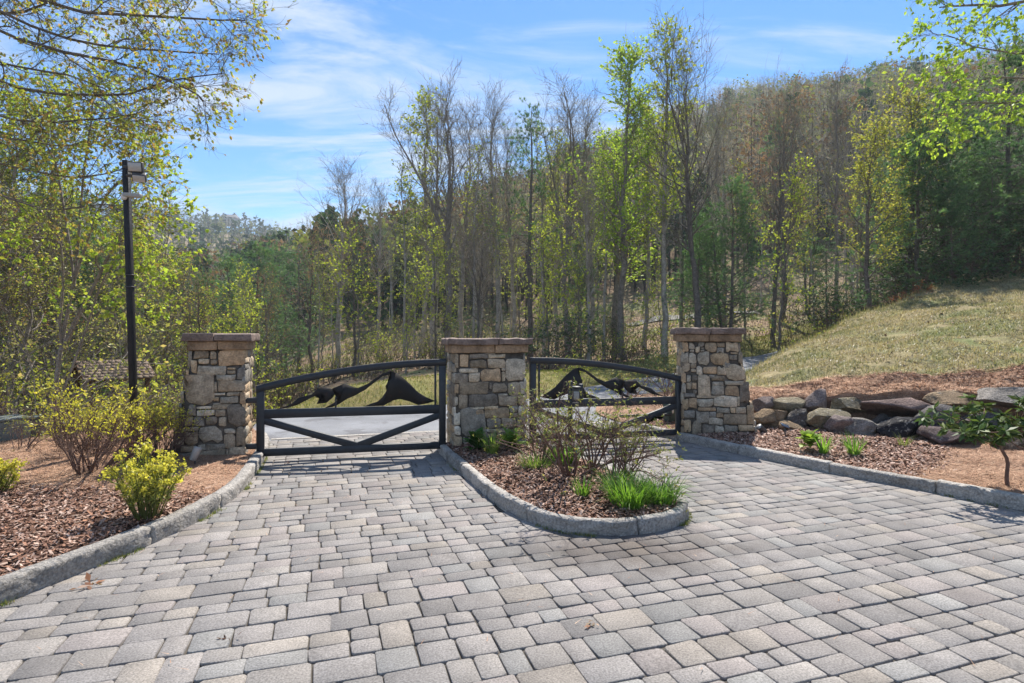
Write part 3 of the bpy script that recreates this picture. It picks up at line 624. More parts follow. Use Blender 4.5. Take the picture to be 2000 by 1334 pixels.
ST_R = [(210,235,280,345),(282,250,345,318),(375,245,440,295),(345,290,398,355),(400,298,440,318),(398,322,440,345),(440,245,560,345),(565,250,645,300),(565,300,640,360),(648,240,785,348),(190,355,280,460),(282,350,365,465),(370,345,495,485),(295,318,340,348),(495,360,690,485),(690,370,770,428),(700,345,780,370),(775,345,825,465),(215,460,300,545),(300,460,360,510),(305,515,358,550),(640,445,710,512),(358,485,425,575),(428,490,570,568),(665,470,845,625),(570,490,660,580),(258,575,310,650),(312,575,375,640),(375,570,505,785),(485,575,550,610),(510,580,645,640),(260,650,315,720),(315,650,365,725),(515,640,635,690),(640,630,840,680),(515,690,638,772),(645,680,790,785),(790,640,890,855),(325,728,365,765),(360,780,640,812),(285,810,365,905),(365,815,530,900),(530,790,770,900),(770,790,795,890),(230,760,350,800),(370,900,560,940),(560,900,700,960),(700,900,750,960),(750,895,860,965),(230,930,350,1015),(355,945,485,1060),(485,945,560,1000),(560,962,630,1005),(485,1005,630,1080),(632,965,865,1075),(865,880,940,1070),(230,1025,310,1150),(310,1030,415,1200),(415,1065,540,1200),(540,1085,640,1160),(640,1080,780,1150),(780,1075,945,1140),(230,1155,310,1250),(310,1200,520,1270),(540,1160,780,1260),(780,1145,960,1250),(200,550,258,650),(200,655,258,760),(215,810,285,920)]
pillar('flared stone gate pillar with straw on its cap beside the leafy shrub', (-4.30, 7.62), 18, 0.66, 0.78, 1.565, (0.30, 0.0), ST_L, (330, 630), 4.447, (0.045, 0.12, 0.10, 0.10), 3)
pillar('broad straight stone pillar between the two gate leaves', (-0.86, 8.42), 14, 1.10, 0.74, 1.50, (0.02, 0.02), ST_M, (860, 640), 5.13, (0.04, 0.12, 0.09, 0.09), 5, 1.02)
pillar('flared stone gate pillar of small stones next to the boulders', (2.84, 9.52), -10, 0.89, 0.78, 1.655, (0.0, 0.34), ST_R, (1290, 620), 5.13, (0.06, 0.12, 0.105, 0.105), 8, 0.98)

# ------------------------------------------------------------------ the two steel gate leaves with cut-out mountains
MTN = [
    [(690,628),(770,603),(800,590),(850,548),(940,525),(985,482),(1030,478),(1085,485),(1120,500),(1075,530),(1085,548),(1045,582),(975,590),(1020,560),(1035,530),(1010,515),(960,535),(900,567),(840,597),(760,617)],
    [(1085,485),(1170,450),(1235,475),(1265,482),(1335,453),(1390,415),(1445,382),(1500,367),(1500,388),(1440,403),(1375,450),(1320,492),(1250,530),(1190,555),(1130,592),(1080,612),(1030,618),(1090,585),(1150,545),(1148,520),(1160,495),(1120,500)],
    [(1500,367),(1545,380),(1600,420),(1650,462),(1700,510),(1760,545),(1830,572),(1770,575),(1772,588),(1705,600),(1640,575),(1570,558),(1515,568),(1450,602),(1380,606),(1310,608),(1350,592),(1405,575),(1440,545),(1470,500),(1490,460),(1462,470),(1475,448),(1505,415),(1500,388)],
]
def gate(label, hinge, free, z_h):
    """hinge, free: ground points of the two stiles; the arched rail rises from hinge to free"""
    hinge, free = A(*hinge, 0), A(*free, 0); L = np.linalg.norm(free - hinge); R = (free - hinge) / L; N = A(R[1], -R[0], 0)
    if N[1] > 0: N = -N
    root = thing('gate_leaf', label, 'gate', hinge, 'paired steel gate leaves'); th = 0.06; w = 0.10
    top = lambda s: 1.065 + 0.345 * (1 - (1 - s / L) ** 1.9)
    def bar(name, s0, z0, s1, z1, wd, t=th, mat='black'):
        p, q = hinge + R * s0 + EZ * z0, hinge + R * s1 + EZ * z1; ax = nrm(q - p); az = np.cross(ax, N); V, f = bev_box((p + q) / 2, ax, N, az, np.linalg.norm(q - p), t, wd, .003); MB().add(V, f).build(name, MAT[mat], root)
    bar('stile', w / 2, .075, w / 2, top(0) + .0, w); bar('stile', L - w / 2, .075, L - w / 2, top(L) - .0, w)
    bar('bottom_rail', w, .125, L - w, .125, w, th - .004); bar('middle_rail', w, .665, L - w, .665, 0.125, th - .006)
    # arched top rail
    s = np.linspace(w * .0, L, 25); V = []
    zt = np.array([top(x) for x in s])
    for z, n in ((0, .5), (0, -.5), (-w, -.5), (-w, .5)): V.append(hinge + s[:, None] * R + (zt + z)[:, None] * EZ + N * n * (th + .004))
    V = np.stack(V, 1).reshape(-1, 3); f = []
    for i in range(24):
        for k in range(4): f.append((i * 4 + k, i * 4 + (k + 1) % 4, i * 4 + 4 + (k + 1) % 4, i * 4 + 4 + k))
    MB().add(V, [np.array(f), np.array([[0, 1, 2, 3], [99, 98, 97, 96]])]).build('top_rail', MAT['black'], root)
    mid = L * .515
    bar('brace', w * .6, .585, mid, .165, 0.095, th - .010); bar('brace', L - w * .6, .585, mid, .165, 0.095, th - .012)
    # mountain silhouette, 6 mm plate
    m = MB()
    for k, poly in enumerate(MTN):
        P = []
        for x, y in poly:
            s_ = (x - 570) / 1340 * L; d = 7.93 + .56 * s_ / L; yr = 630 - 30 * s_ / L; P.append((s_, 0.722 + (yr - y) / 3.509 * d / F))
        bm = bmesh.new(); vs = [bm.verts.new((a, 0, b)) for a, b in P]; fc = bm.faces.new(vs); r = bmesh.ops.triangulate(bm, faces=[fc]); fs = list(bm.faces)
        ex = bmesh.ops.extrude_face_region(bm, geom=fs); 
        for v in ex['geom']:
            if isinstance(v, bmesh.types.BMVert): v.co.y += 0.008
        V, f = bm_arrays(bm); V2 = hinge + V[:, :1] * R + V[:, 2:] * EZ + N * (V[:, 1:2] - .004 + k * .0021); m.add(V2, f)
    m.build('mountain_silhouette', MAT['silhouette'], root)
    bar('support_rod', L * .402, .70, L * .402, .88, .022, .022); bar('support_rod', L - .155, .70, L - .155, top(L) - .08, .03, .03)
    for z in (.22, .86):
        V, f = bev_box(hinge - R * .075 + EZ * z, R, N, EZ, .19, .06, .075, .012, 2); MB().add(V, f).build('hinge', MAT['black'], root)
    return root
gate('arched black steel gate leaf with mountain cut-out, hung on the pillar beside the leafy shrub', (-3.56, 7.93), (-0.99, 8.50), 1.06)
gate('arched black steel gate leaf partly hidden by the island shrubs', (2.86, 9.62), (0.28, 9.02), 1.1)

# ------------------------------------------------------------------ boulders of the dry wall
def boulder(label, box, d, col, seed, depth=None, lichen=False, flat=1.0, sharp=5, tilt=0.0):
    x0, y0, x1, y1 = box; c = W((x0 + x1) / 2, (y0 + y1) / 2, d); sx, sz = (x1 - x0) * d / F / 2, (y1 - y0) * d / F / 2; sy = depth or max(sx * .75, sz)
    rng = np.random.default_rng(seed + 100); bm = bmesh.new(); bmesh.ops.create_icosphere(bm, subdivisions=4, radius=1.0)
    V, fs = bm_arrays(bm)
    for _ in range(sharp + 6):
        n = nrm(rng.normal(0, 1, 3)); dd = rng.uniform(.42, .78); e = V @ n - dd; V = V - np.outer(np.maximum(e, 0), n)
    q = V * 1.6 + seed * 3.3
    dsp = np.array([mnoise.fractal(Vector(p), 0.9, 2.1, 4) for p in q]); d2 = np.array([mnoise.fractal(Vector(p) * 3.7, 0.8, 2.1, 3) for p in q]); V = V * (1 + .085 * dsp[:, None] + .018 * d2[:, None])
    mn, mx = V.min(0), V.max(0); V = (V - (mn + mx) / 2) / ((mx - mn) / 2)
    V = V * A(sx, sy, sz)
    ca, sa = math.cos(tilt), math.sin(tilt); V = np.stack([V[:, 0] * ca + V[:, 2] * sa, V[:, 1], -V[:, 0] * sa + V[:, 2] * ca], 1)
    o = MB().add(V + c, fs, np.array(col)).build('boulder', MAT['lichen' if lichen else 'boulder'], origin=c)
    tag(o, label, 'boulder', 'boulders of the dry stone wall'); return o
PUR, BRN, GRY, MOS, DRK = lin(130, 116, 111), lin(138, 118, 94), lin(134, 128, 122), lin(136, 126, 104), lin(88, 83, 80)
BL = [
    ('flat purplish slab beside the flared small-stone pillar, upper row', (1466, 774, 1518, 803), 10.0, PUR, 0, False),
    ('mossy brown boulder under the pointed rock\'s pillar side, upper row', (1506, 776, 1570, 806), 9.95, MOS, 0, False),
    ('pointed dark grey rock standing highest near the pillar', (1563, 758, 1624, 806), 9.85, PUR, 0, False),
    ('greenish pitted boulder between the pointed rock and the big slab', (1620, 775, 1688, 812), 9.65, MOS, 0, True),
    ('small purplish stone perched behind the big slab\'s end', (1660, 762, 1708, 790), 9.85, PUR, 0, False),
    ('longest purple-brown slab lying flat across the wall', (1678, 774, 1816, 818), 9.3, lin(124, 105, 98), 0, False),
    ('squared brown block touching the pillar\'s foot', (1464, 798, 1514, 842), 9.72, BRN, 0, False),
    ('grey-brown wedge stone next to the squared brown block', (1498, 799, 1541, 841), 9.66, BRN, 0, False),
    ('dark rounded boulder with pale blotches below the mossy stone', (1531, 797, 1588, 834), 9.6, DRK, 0, True),
    ('low brown stone half sunk in the bark chips', (1518, 820, 1572, 844), 9.45, BRN, 0, False),
    ('mottled olive boulder beneath the greenish pitted one', (1573, 797, 1652, 841), 9.4, MOS, 0, True),
    ('tilted purple slab leaning out over the bark chips', (1612, 810, 1676, 856), 9.15, PUR, 0, False),
    ('pointed tan-topped rock under the end of the longest slab', (1650, 816, 1712, 856), 9.0, GRY, 0, False),
    ('black boulder speckled with white lichen beneath the longest slab', (1716, 812, 1812, 864), 8.75, lin(44, 43, 47), 0, True),
    ('brown flat-topped stone right of the longest slab, upper row', (1812, 763, 1906, 800), 9.0, BRN, 0, False),
    ('dark diamond-shaped rock beside the speckled black boulder', (1778, 788, 1862, 838), 8.7, lin(104, 99, 97), 0, False),
    ('large grey slab on top of the wall above the little rhododendron', (1910, 752, 2060, 806), 8.5, GRY, 0, False),
    ('low dark purple stone in the shade under the rhododendron leaves', (1800, 832, 1925, 882), 8.3, lin(98, 84, 82), 0, False),
    ('small grey stone glimpsed between the rhododendron\'s two leaf clusters', (1895, 794, 1948, 832), 8.6, GRY, 0, False),
    ('brown stone low in the wall behind the rhododendron stem', (1930, 835, 2040, 892), 7.95, lin(104, 88, 74), 0, False),
    ('dark grey boulder behind the rhododendron crown', (1860, 800, 1990, 862), 8.5, lin(106, 100, 98), 0, False),
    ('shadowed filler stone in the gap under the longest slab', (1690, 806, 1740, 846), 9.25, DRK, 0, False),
]
for k, (lb, bx, d, col, _, lc) in enumerate(BL): boulder(lb, bx, d, col, k + 3, lichen=lc, sharp=4 + k % 4)
for k, (x, y, z, lb) in enumerate([(7.85, 7.75, .32, 'brown boulder at the wall foot beyond the brown low stone'), (8.7, 7.3, .30, 'grey boulder at the wall foot past the view edge'), (9.6, 6.8, .30, 'purplish boulder at the wall foot well past the view edge'), (10.6, 6.2, .32, 'last brown boulder at the far end of the wall foot'), (8.6, 7.95, .78, 'grey-brown stone on top of the wall beyond the large grey slab'), (9.5, 7.45, .78, 'purplish stone on top of the wall past the view edge'), (10.4, 6.95, .80, 'last grey stone on top of the wall')]):
    o = boulder(lb, (1880, 770, 2030, 856), 7.5, [BRN, GRY, PUR][k % 3], 60 + k); o.location = (x, y, z)

# ------------------------------------------------------------------ lamp pole with floodlights
def lamp_pole():
    base = A(-5.33, 8.05, .05); root = thing('lamp_pole', 'tall black square pole with two floodlights and a sensor near the top', 'lamp pole', base)
    top = A(-5.46, 8.05, 4.24); ax = nrm(top - base); c = (base + top) / 2
    V, f = bev_box(c, nrm(np.cross(EY, ax)), EY, ax, .080, .080, np.linalg.norm(top - base), .008); MB().add(V, f).build('pole', MAT['pole'], root)
    def flood(c, yaw, pitch, w, h):
        a = math.radians(yaw); R = A(math.cos(a), math.sin(a), 0); Nn = A(math.sin(a), -math.cos(a), -math.sin(math.radians(pitch))); Nn = nrm(Nn); U = np.cross(R, -Nn); U = U if U[2] > 0 else -U
        V, f = bev_box(c, R, Nn, U, w, .085, h, .012, 2); hs = MB().add(V, f).build('floodlight', MAT['darkmetal'], root)
        V, f = bev_box(c + Nn * .045, R, Nn, U, w * .86, .012, h * .80, .003); MB().add(V, f).build('lens', MAT['lens'], hs)
        V, f = bev_box(c - R * (w * .5 + .03) - Nn * .02, R, Nn, U, .08, .03, .035, .004); MB().add(V, f).build('bracket', MAT['darkmetal'], hs)
    flood(A(-5.27, 7.97, 4.12), 12, 12, .19, .145); flood(A(-5.235, 7.99, 3.985), 24, 60, .17, .12)
    V, f = bev_box(A(-5.33, 7.99, 3.73), nrm(A(1, 0, -.05)), EY, nrm(A(.05, 0, 1)), .24, .085, .055, .01, 2); MB().add(V, f).build('junction_arm', MAT['greymetal'], root)
    bm = bmesh.new(); bmesh.ops.create_uvsphere(bm, u_segments=14, v_segments=9, radius=.042); V, f = bm_arrays(bm); MB().add(V * A(1, .8, 1.1) + A(-5.445, 7.985, 3.71), f).build('sensor', MAT['whitep'], root, smooth=True)
    for z in (2.62, 2.45): 
        V, f = bev_box(A(-5.40, 8.05, z), EX, EY, EZ, .10, .10, .012, .003); MB().add(V, f).build('strap', MAT['darkmetal'], root)
lamp_pole()

# ------------------------------------------------------------------ small shingled shelter down the slope
def shelter():
    d = 16.0; gz = float(terrain(-12.6, 16.2)); base = A(-12.4, 16.3, gz); root = thing('roof_shelter', 'small open shelter with grey shingled gable roof among the shrubs', 'shelter', base)
    a = math.radians(30); R, Bk = A(math.cos(a), math.sin(a) * .55, 0), A(math.sin(a) * 1.0, math.cos(a), 0); R, Bk = nrm(R), nrm(A(.62, .78, 0)); R = A(Bk[1], -Bk[0], 0)
    apex = W(150, 706, d); C = apex; Lr, hw, dr = 1.75, .82, .50
    for s in (-1, 1):
        S = nrm(R * s * hw - EZ * dr); L = math.hypot(hw, dr); Nn = np.cross(Bk, S); Nn = Nn if Nn[2] > 0 else -Nn
        V, f = bev_box(C + S * L / 2 + Bk * Lr / 2 - Nn * .03, S, Bk, Nn, L, Lr, .03, .004); pan = MB().add(V, f).build('roof_deck', MAT['timber'], root)
        rows, cols = 7, 11
        for i in range(rows):
            for j in range(cols):
                wv = Lr / cols; off = (i % 2) * wv * .5
                cc = C + S * (L * (i + .55) / rows) + Bk * (wv * (j + .5) + off * .6 - .06) + Nn * (.012 + .002 * (j % 2))
                nn = nrm(Nn - S * .035); ss = nrm(S + Nn * .035)
                V, f = frame_box(cc, ss, Bk, nn, L / rows * 1.22, wv * .985, .008); MB().add(V, f, np.array(lin(120, 105, 93)) * random.uniform(.9, 1.1)).build('shingle', MAT['shingle'], pan)
        V, f = bev_box(C + S * L / 2 - Bk * .03 - Nn * .05, S, Bk, Nn, L + .06, .05, .12, .004); MB().add(V, f).build('barge_board', MAT['timber'], root)
        for b in (.18, Lr - .2):
            top = C + R * s * hw * .78 - EZ * (dr * .78 + .05) + Bk * b; hgt = top[2] - gz
            V, f = bev_box(top - EZ * hgt / 2, R, Bk, EZ, .11, .11, hgt, .008); MB().add(V, f).build('post', MAT['timber'], root)
    V, f = bev_box(C + Bk * .06 - EZ * (dr * .86), R, Bk, EZ, hw * 1.7, .08, .11, .006); MB().add(V, f).build('tie_beam', MAT['timber'], root)
    V, f = bev_box(C + Bk * .06 - EZ * (dr * .45), R, Bk, EZ, .09, .07, dr * .7, .006); MB().add(V, f).build('king_post', MAT['timber'], root)
shelter()

# ------------------------------------------------------------------ cabinets, keypad, garden lights
def cabinet(name, label, px, d, w, dp, h, mat, cat, rot=0.0, lid=True):
    c = A((px - CX) * d / F, d, -.04); root = thing(name, label, cat, c); a = math.radians(rot); R, N = A(math.cos(a), math.sin(a), 0), A(math.sin(a), -math.cos(a), 0)
    V, f = bev_box(c + EZ * h / 2, R, N, EZ, w, dp, h, .015, 2); MB().add(V, f).build('body', MAT[mat], root)
    if lid:
        V, f = bev_box(c + EZ * (h + .02), R, N, EZ, w + .04, dp + .04, .04, .012, 2); MB().add(V, f).build('lid', MAT[mat], root)
        V, f = bev_box(c + N * (dp / 2 + .006) + EZ * h * .5, R, N, EZ, w * .82, .012, h * .8, .004); dr = MB().add(V, f).build('door', MAT[mat], root)
        V, f = bev_box(c + N * (dp / 2 + .02) + R * w * .32 + EZ * h * .55, R, N, EZ, .02, .02, .09, .004); MB().add(V, f).build('handle', MAT['darkmetal'], dr)
cabinet('utility_cabinet', 'dark green utility cabinet low behind the bare stems, at the edge of the view', 14, 9.2, .52, .42, .44, 'greycab', 'utility box', -28)
cabinet('utility_cabinet', 'darker narrow utility cabinet beside the wide green one', 57, 9.5, .17, .3, .40, 'greenbox', 'utility box', -20)
cabinet('utility_pedestal', 'slim grey-green utility pedestal between the shrub stems', 132, 9.1, .20, .20, .38, 'greycab', 'utility box', -25)
def operator_box():
    c = A(2.95, 10.55, 0.0); root = thing('gate_operator', 'dark green gate motor box with white label behind the gate beside the pillar', 'gate motor', c); R, N = A(.98, .2, 0), A(.2, -.98, 0)
    V, f = bev_box(c + EZ * .27, R, N, EZ, .21, .25, .44, .02, 2); MB().add(V, f).build('housing', MAT['greenbox'], root)
    V, f = bev_box(c + EZ * .02, R, N, EZ, .26, .30, .08, .01); MB().add(V, f).build('base_pad', MAT['granite'], root)
    V, f = frame_box(c + N * .128 + EZ * .36 - R * .03, R, N, EZ, .035, .002, .07); MB().add(V, f).build('white_label', MAT['whitep'], root)
    V, f = bev_box(c - R * .55 + N * .12 + EZ * .3, R, N, EZ, 1.0, .05, .05, .008); MB().add(V, f).build('arm', MAT['black'], root)
operator_box()
def keypad():
    c = A(.86, 7.8, .1); root = thing('keypad_pedestal', 'black keypad pedestal with twin posts standing among the island shrubs', 'keypad')
    root.location = c
    for x, z1 in ((-.062, 1.14), (.085, 1.10)):
        V, f = bev_box(A(c[0] + x, c[1], (.05 + z1) / 2) if x < 0 else A(c[0] + x, c[1], .95), EX, EY, EZ, .06, .06, z1 - .05 if x < 0 else .3, .012, 2); MB().add(V, f).build('post', MAT['black'], root)
    V, f = bev_box(A(c[0] + .012, c[1] - .03, .96), EX, EY, EZ, .105, .10, .19, .02, 3); h = MB().add(V, f).build('keypad_housing', MAT['darkmetal'], root)
    V, f = bev_box(A(c[0] + .012, c[1] - .084, .95), EX, EY, EZ, .07, .01, .11, .004); MB().add(V, f).build('keypad', MAT['greymetal'], h)
    V, f = bev_box(A(c[0] + .012, c[1] - .05, 1.065), EX, EY, nrm(A(0, -.25, 1)), .12, .16, .012, .004); MB().add(V, f).build('hood', MAT['black'], h)
    V, f = bev_box(A(c[0] + .012, c[1], .82), EX, EY, EZ, .16, .05, .04, .008); MB().add(V, f).build('cross_arm', MAT['black'], root)
keypad()
def tube_pts(P, R, k=8, caps=True):
    V, f = tubes(np.asarray(P, float)[None], np.asarray(R, float)[None], k); n = len(P)
    return V, [f] + ([np.arange(k)[::-1][None], (np.arange(k) + (n - 1) * k)[None]] if caps else [])
def tubes(P, R, k):
    B, n = P.shape[:2]; T = nrm(np.gradient(P, axis=1)); t0 = nrm(P[:, -1] - P[:, 0])
    ref = np.where((np.abs(t0[:, 2]) > .75)[:, None], A(1, .15, 0)[None], A(.1, .05, 1)[None])[:, None, :]
    U = nrm(np.cross(T, ref)); Vv = np.cross(T, U); a = 2 * np.pi * np.arange(k) / k
    ring = P[:, :, None, :] + R[:, :, None, None] * (np.cos(a)[None, None, :, None] * U[:, :, None] + np.sin(a)[None, None, :, None] * Vv[:, :, None])
    b, i, j = np.meshgrid(np.arange(B), np.arange(n - 1), np.arange(k), indexing='ij'); j2 = (j + 1) % k; o = b * n * k
    f = np.stack([o + i * k + j, o + i * k + j2, o + (i + 1) * k + j2, o + (i + 1) * k + j], -1).reshape(-1, 4)
    return ring.reshape(-1, 3), f
def spotlight(name, label, base, aim, mat, r=.045, ln=.15, h=.14):
    base = np.asarray(base, float); root = thing(name, label, 'garden light', base); aim = nrm(np.asarray(aim, float)); c = base + EZ * h
    V, f = tube_pts([base - EZ * .05, c], [.011, .011], 6); MB().add(V, f).build('stake', MAT['darkmetal'], root)
    V, f = tube_pts([c - aim * ln * .5, c - aim * ln * .42, c + aim * ln * .4, c + aim * ln * .5], [r * .5, r * .85, r, r], 12); h_ = MB().add(V, f).build('lamp_head', MAT[mat], root)
    V, f = tube_pts([c + aim * (ln * .5 + .001), c + aim * (ln * .5 + .006)], [r * .85, r * .85], 12); MB().add(V, f).build('lens', MAT['lens'], h_)
spotlight('spotlight', 'grey bullet spotlight on a stake in front of the straw-capped pillar', (-4.0, 7.18, .12), (.25, .35, .9), 'greymetal', .05, .17, .15)
spotlight('spotlight', 'dark bullet spotlight lying low in the bark chips beside the small-stone pillar', (4.07, 9.25, .20), (-.75, -.35, .55), 'darkmetal', .05, .18, .03)
def solar():
    b = A(4.33, 9.02, .18); root = thing('solar_light', 'little tilted solar light on a stake in the bark by the boulders', 'garden light', b)
    V, f = tube_pts([b - EZ * .05, b + EZ * .14], [.012, .012], 6); MB().add(V, f).build('stake', MAT['darkmetal'], root)
    n = nrm(A(.25, -.45, .9)); R = nrm(A(1, .1, -.35)); V, f = bev_box(b + EZ * .15, R, np.cross(n, R), n, .14, .09, .016, .004); MB().add(V, f).build('panel', MAT['solar'], root)
solar()

# ------------------------------------------------------------------ plants: vectorised branch growth
def spawn(P, R, per, t0, t1, ang, length, n, up, rng, rough=.12, rf=.55, rmin=.004, taper=.25, angj=.22, lenj=.25, az=None):
    """children of every branch in P (B,m,3): returns (P2, R2, t)"""
    B, m = P.shape[:2]; t = (t0 + (t1 - t0) * ((np.arange(per)[None] + rng.random((B, per))) / per)).ravel(); par = np.repeat(np.arange(B), per)
    x = t * (m - 1); i = np.minimum(x.astype(int), m - 2); f = (x - i)[:, None]
    a, b = P[par, i], P[par, i + 1]; p0 = a * (1 - f) + b * f; T = nrm(b - a); r0 = R[par, i] * (1 - f[:, 0]) + R[par, i + 1] * f[:, 0]
    rv = rng.normal(0, 1, (len(t), 3))
    if az is not None: rv = az(t, rng, rv)
    perp = nrm(rv - np.sum(rv * T, 1, keepdims=True) * T)
    an = (ang(t) if callable(ang) else ang) * (1 + rng.normal(0, angj, len(t))); d = np.cos(an)[:, None] * T + np.sin(an)[:, None] * perp
    L = (length(t) if callable(length) else np.full(len(t), length)) * np.clip(1 + rng.normal(0, lenj, len(t)), .35, 1.8)
    pts = [p0]; k = n - 1; w = np.zeros_like(d)
    for s in range(k):
        w = w * .6 + rng.normal(0, rough, d.shape); d = nrm(d + w + EZ[None] * (up / k)); pts.append(pts[-1] + d * (L / k)[:, None])
    P2 = np.stack(pts, 1); rr = np.maximum(r0 * rf, rmin); R2 = rr[:, None] * (1 - (1 - taper) * np.linspace(0, 1, n)[None]); R2 = np.maximum(R2, rmin * .55)
    return P2, R2, t
def leaf_quads(mb, pts, size, rng, cols, droop=0.0, aspect=.55, jit=.3, dirs=None, upb=.3):
    n = len(pts); 
    if not n: return
    d = rng.normal(0, 1, (n, 3)) if dirs is None else dirs + rng.normal(0, .5, (n, 3)); d[:, 2] -= droop; d = nrm(d)
    nn = rng.normal(0, 1, (n, 3)); nn[:, 2] += upb; s = nrm(np.cross(d, nn)); z = np.cross(s, d)
    L = size * rng.uniform(1 - jit, 1 + jit, n)[:, None]; w = L * aspect / 2
    V = np.stack([pts, pts + d * L * .5 - s * w + z * w * .25, pts + d * L, pts + d * L * .5 + s * w + z * w * .25], 1).reshape(-1, 3)
    c = np.array(cols)[rng.integers(0, len(cols), n)] * rng.uniform(.72, 1.25, (n, 1))
    mb.add(V, np.arange(4 * n).reshape(-1, 4), np.repeat(c, 4, 0))
def needle_tufts(mb, pts, dirs, k, length, width, rng, cols, spread=.9):
    n = len(pts); p = np.repeat(pts, k, 0); d = nrm(np.repeat(dirs, k, 0) + rng.normal(0, spread, (n * k, 3))); s = nrm(np.cross(d, rng.normal(0, 1, (n * k, 3))))
    L = length * rng.uniform(.6, 1.25, (n * k, 1)); V = np.stack([p - s * width / 2, p + s * width / 2, p + d * L], 1).reshape(-1, 3)
    c = np.array(cols)[rng.integers(0, len(cols), n)] * rng.uniform(.7, 1.3, (n, 1)); mb.add(V, np.arange(3 * n * k).reshape(-1, 3), np.repeat(c, 3 * k, 0))
def along(P, per, t0, t1, rng):
    B, m = P.shape[:2]; t = (t0 + (t1 - t0) * rng.random((B, per))).ravel(); par = np.repeat(np.arange(B), per); x = t * (m - 1); i = np.minimum(x.astype(int), m - 2); f = (x - i)[:, None]
    return P[par, i] * (1 - f) + P[par, i + 1] * f, nrm(P[par, i + 1] - P[par, i])
YG = [(0.42, 0.48, 0.07), (0.35, 0.43, 0.06), (0.50, 0.52, 0.08), (0.29, 0.38, 0.06)]
LIME = [(0.36, 0.50, 0.075), (0.30, 0.45, 0.065), (0.43, 0.54, 0.09)]
OLIVE = [(0.44, 0.40, 0.13), (0.38, 0.38, 0.11), (0.50, 0.40, 0.18), (0.46, 0.50, 0.12)]
RUST = [(0.34, 0.16, 0.09), (0.28, 0.14, 0.09), (0.38, 0.21, 0.12), (0.25, 0.17, 0.09)]
PINE = [(0.105, 0.215, 0.09), (0.135, 0.25, 0.105), (0.08, 0.175, 0.08), (0.17, 0.28, 0.11)]
DARKG = [(0.07, 0.12, 0.055), (0.085, 0.145, 0.065), (0.055, 0.10, 0.05)]
RHODO = [(0.06, 0.11, 0.045), (0.08, 0.135, 0.055), (0.05, 0.09, 0.04)]

def trunk_line(Ht, rng, lean=(0, 0), wob=.012, n=14, r0=.2, sink=.3, fork=0):
    t = np.linspace(0, 1, n); x = np.cumsum(rng.normal(0, wob, n)) * Ht * .5; y = np.cumsum(rng.normal(0, wob, n)) * Ht * .5
    P = np.stack([x - x[0] + lean[0] * t * Ht, y - y[0] + lean[1] * t * Ht, t * Ht], 1); P[0, 2] -= sink
    R = r0 * (1 - t) ** .8 + .012; R[0] *= 1.35; R[1] *= 1.05
    return P[None], R[None]
def wood(mb, P, R, k): V, f = tubes(P, R, k); mb.add(V, f)

def deciduous(name, Ht, seed, r0=.17, low=.38, spread=.24, ang=.75, up=.55, leaves=0, lsize=.15, cols=YG, fork=1, twigs=5, bark='bark', n1=26, lmat='leaf', lowleaf=0.0, droop=.3, lean=(0, 0), wob=.010, crown=0.0):
    """tall woodland tree: trunk with limbs as one part, fine twigs with what foliage it has as the crown"""
    rng = np.random.default_rng(seed); root = thing(name, 'x', 'tree'); tr, cr = MB(), MB()
    P0, R0 = trunk_line(Ht, rng, lean, wob, 16, r0); wood(tr, P0, R0, 8)
    trunks = [(P0, R0)]
    for _ in range(fork - 1):
        Pf, Rf, t = spawn(P0, R0, 1, low * .7, low * 1.2, .22, Ht * .62, 10, .35, rng, .05, .75, .03, angj=.1, lenj=.1); wood(tr, Pf, Rf, 7); trunks.append((Pf, Rf))
    for Pt, Rt in trunks:
        main = Pt is P0; a = low if main else .25
        L1 = lambda t: Ht * spread * ((1 - crown) * (1.12 - .8 * ((t - a) / (1 - a))) + crown * (.42 + .72 * np.sin(np.pi * np.clip((t - a) / (1 - a) * .9 + .08, 0, 1)))) * np.where(t < a + .12, .8, 1)
        P1, R1, t1 = spawn(Pt, Rt, n1 if main else n1 // 2, a, .985, lambda t: ang * (1.08 - .4 * t), L1, 7, up, rng, .09, .42, .012)
        wood(tr, P1, R1, 5)
        P2, R2, t2 = spawn(P1, R1, 6, .18, .98, .68, Ht * spread * .36, 5, .35, rng, .12, .55, .0085); wood(tr, P2, R2, 4)
        P3, R3, t3 = spawn(P2, R2, twigs, .15, 1, .62, Ht * spread * .19, 4, .3, rng, .14, .6, .0085); wood(cr, P3, R3, 3); cr.t[-1] = cr.t[-1] * A(.25, .222, .20)
        if leaves:
            w = np.clip(leaves / max(len(P3), 1), 0, None); per = max(1, int(math.ceil(w))); p, d = along(P3, per, .25, 1.0, rng)
            sel = rng.random(len(p)) < leaves / len(p); hz = p[:, 2] / Ht
            if lowleaf: sel &= rng.random(len(p)) < np.clip(1.2 - hz + lowleaf, .1, 1)
            leaf_quads(cr, p[sel], lsize, rng, cols, droop, .7, .35, d[sel])
    if low > .2:                                                    # dead stubs and small shoots low on the stem
        Ps, Rs, _ = spawn(P0, R0, 7, .1, low, 1.1, Ht * .05, 5, .2, rng, .12, .16, .008); wood(tr, Ps, Rs, 4)
    tr.build('trunk', MAT[bark], root, smooth=True); cr.build('crown', MAT[lmat], root)
    return root
def bark_tint(mb, c): mb.t = [np.broadcast_to(np.asarray(c, float), t.shape) for t in mb.t]
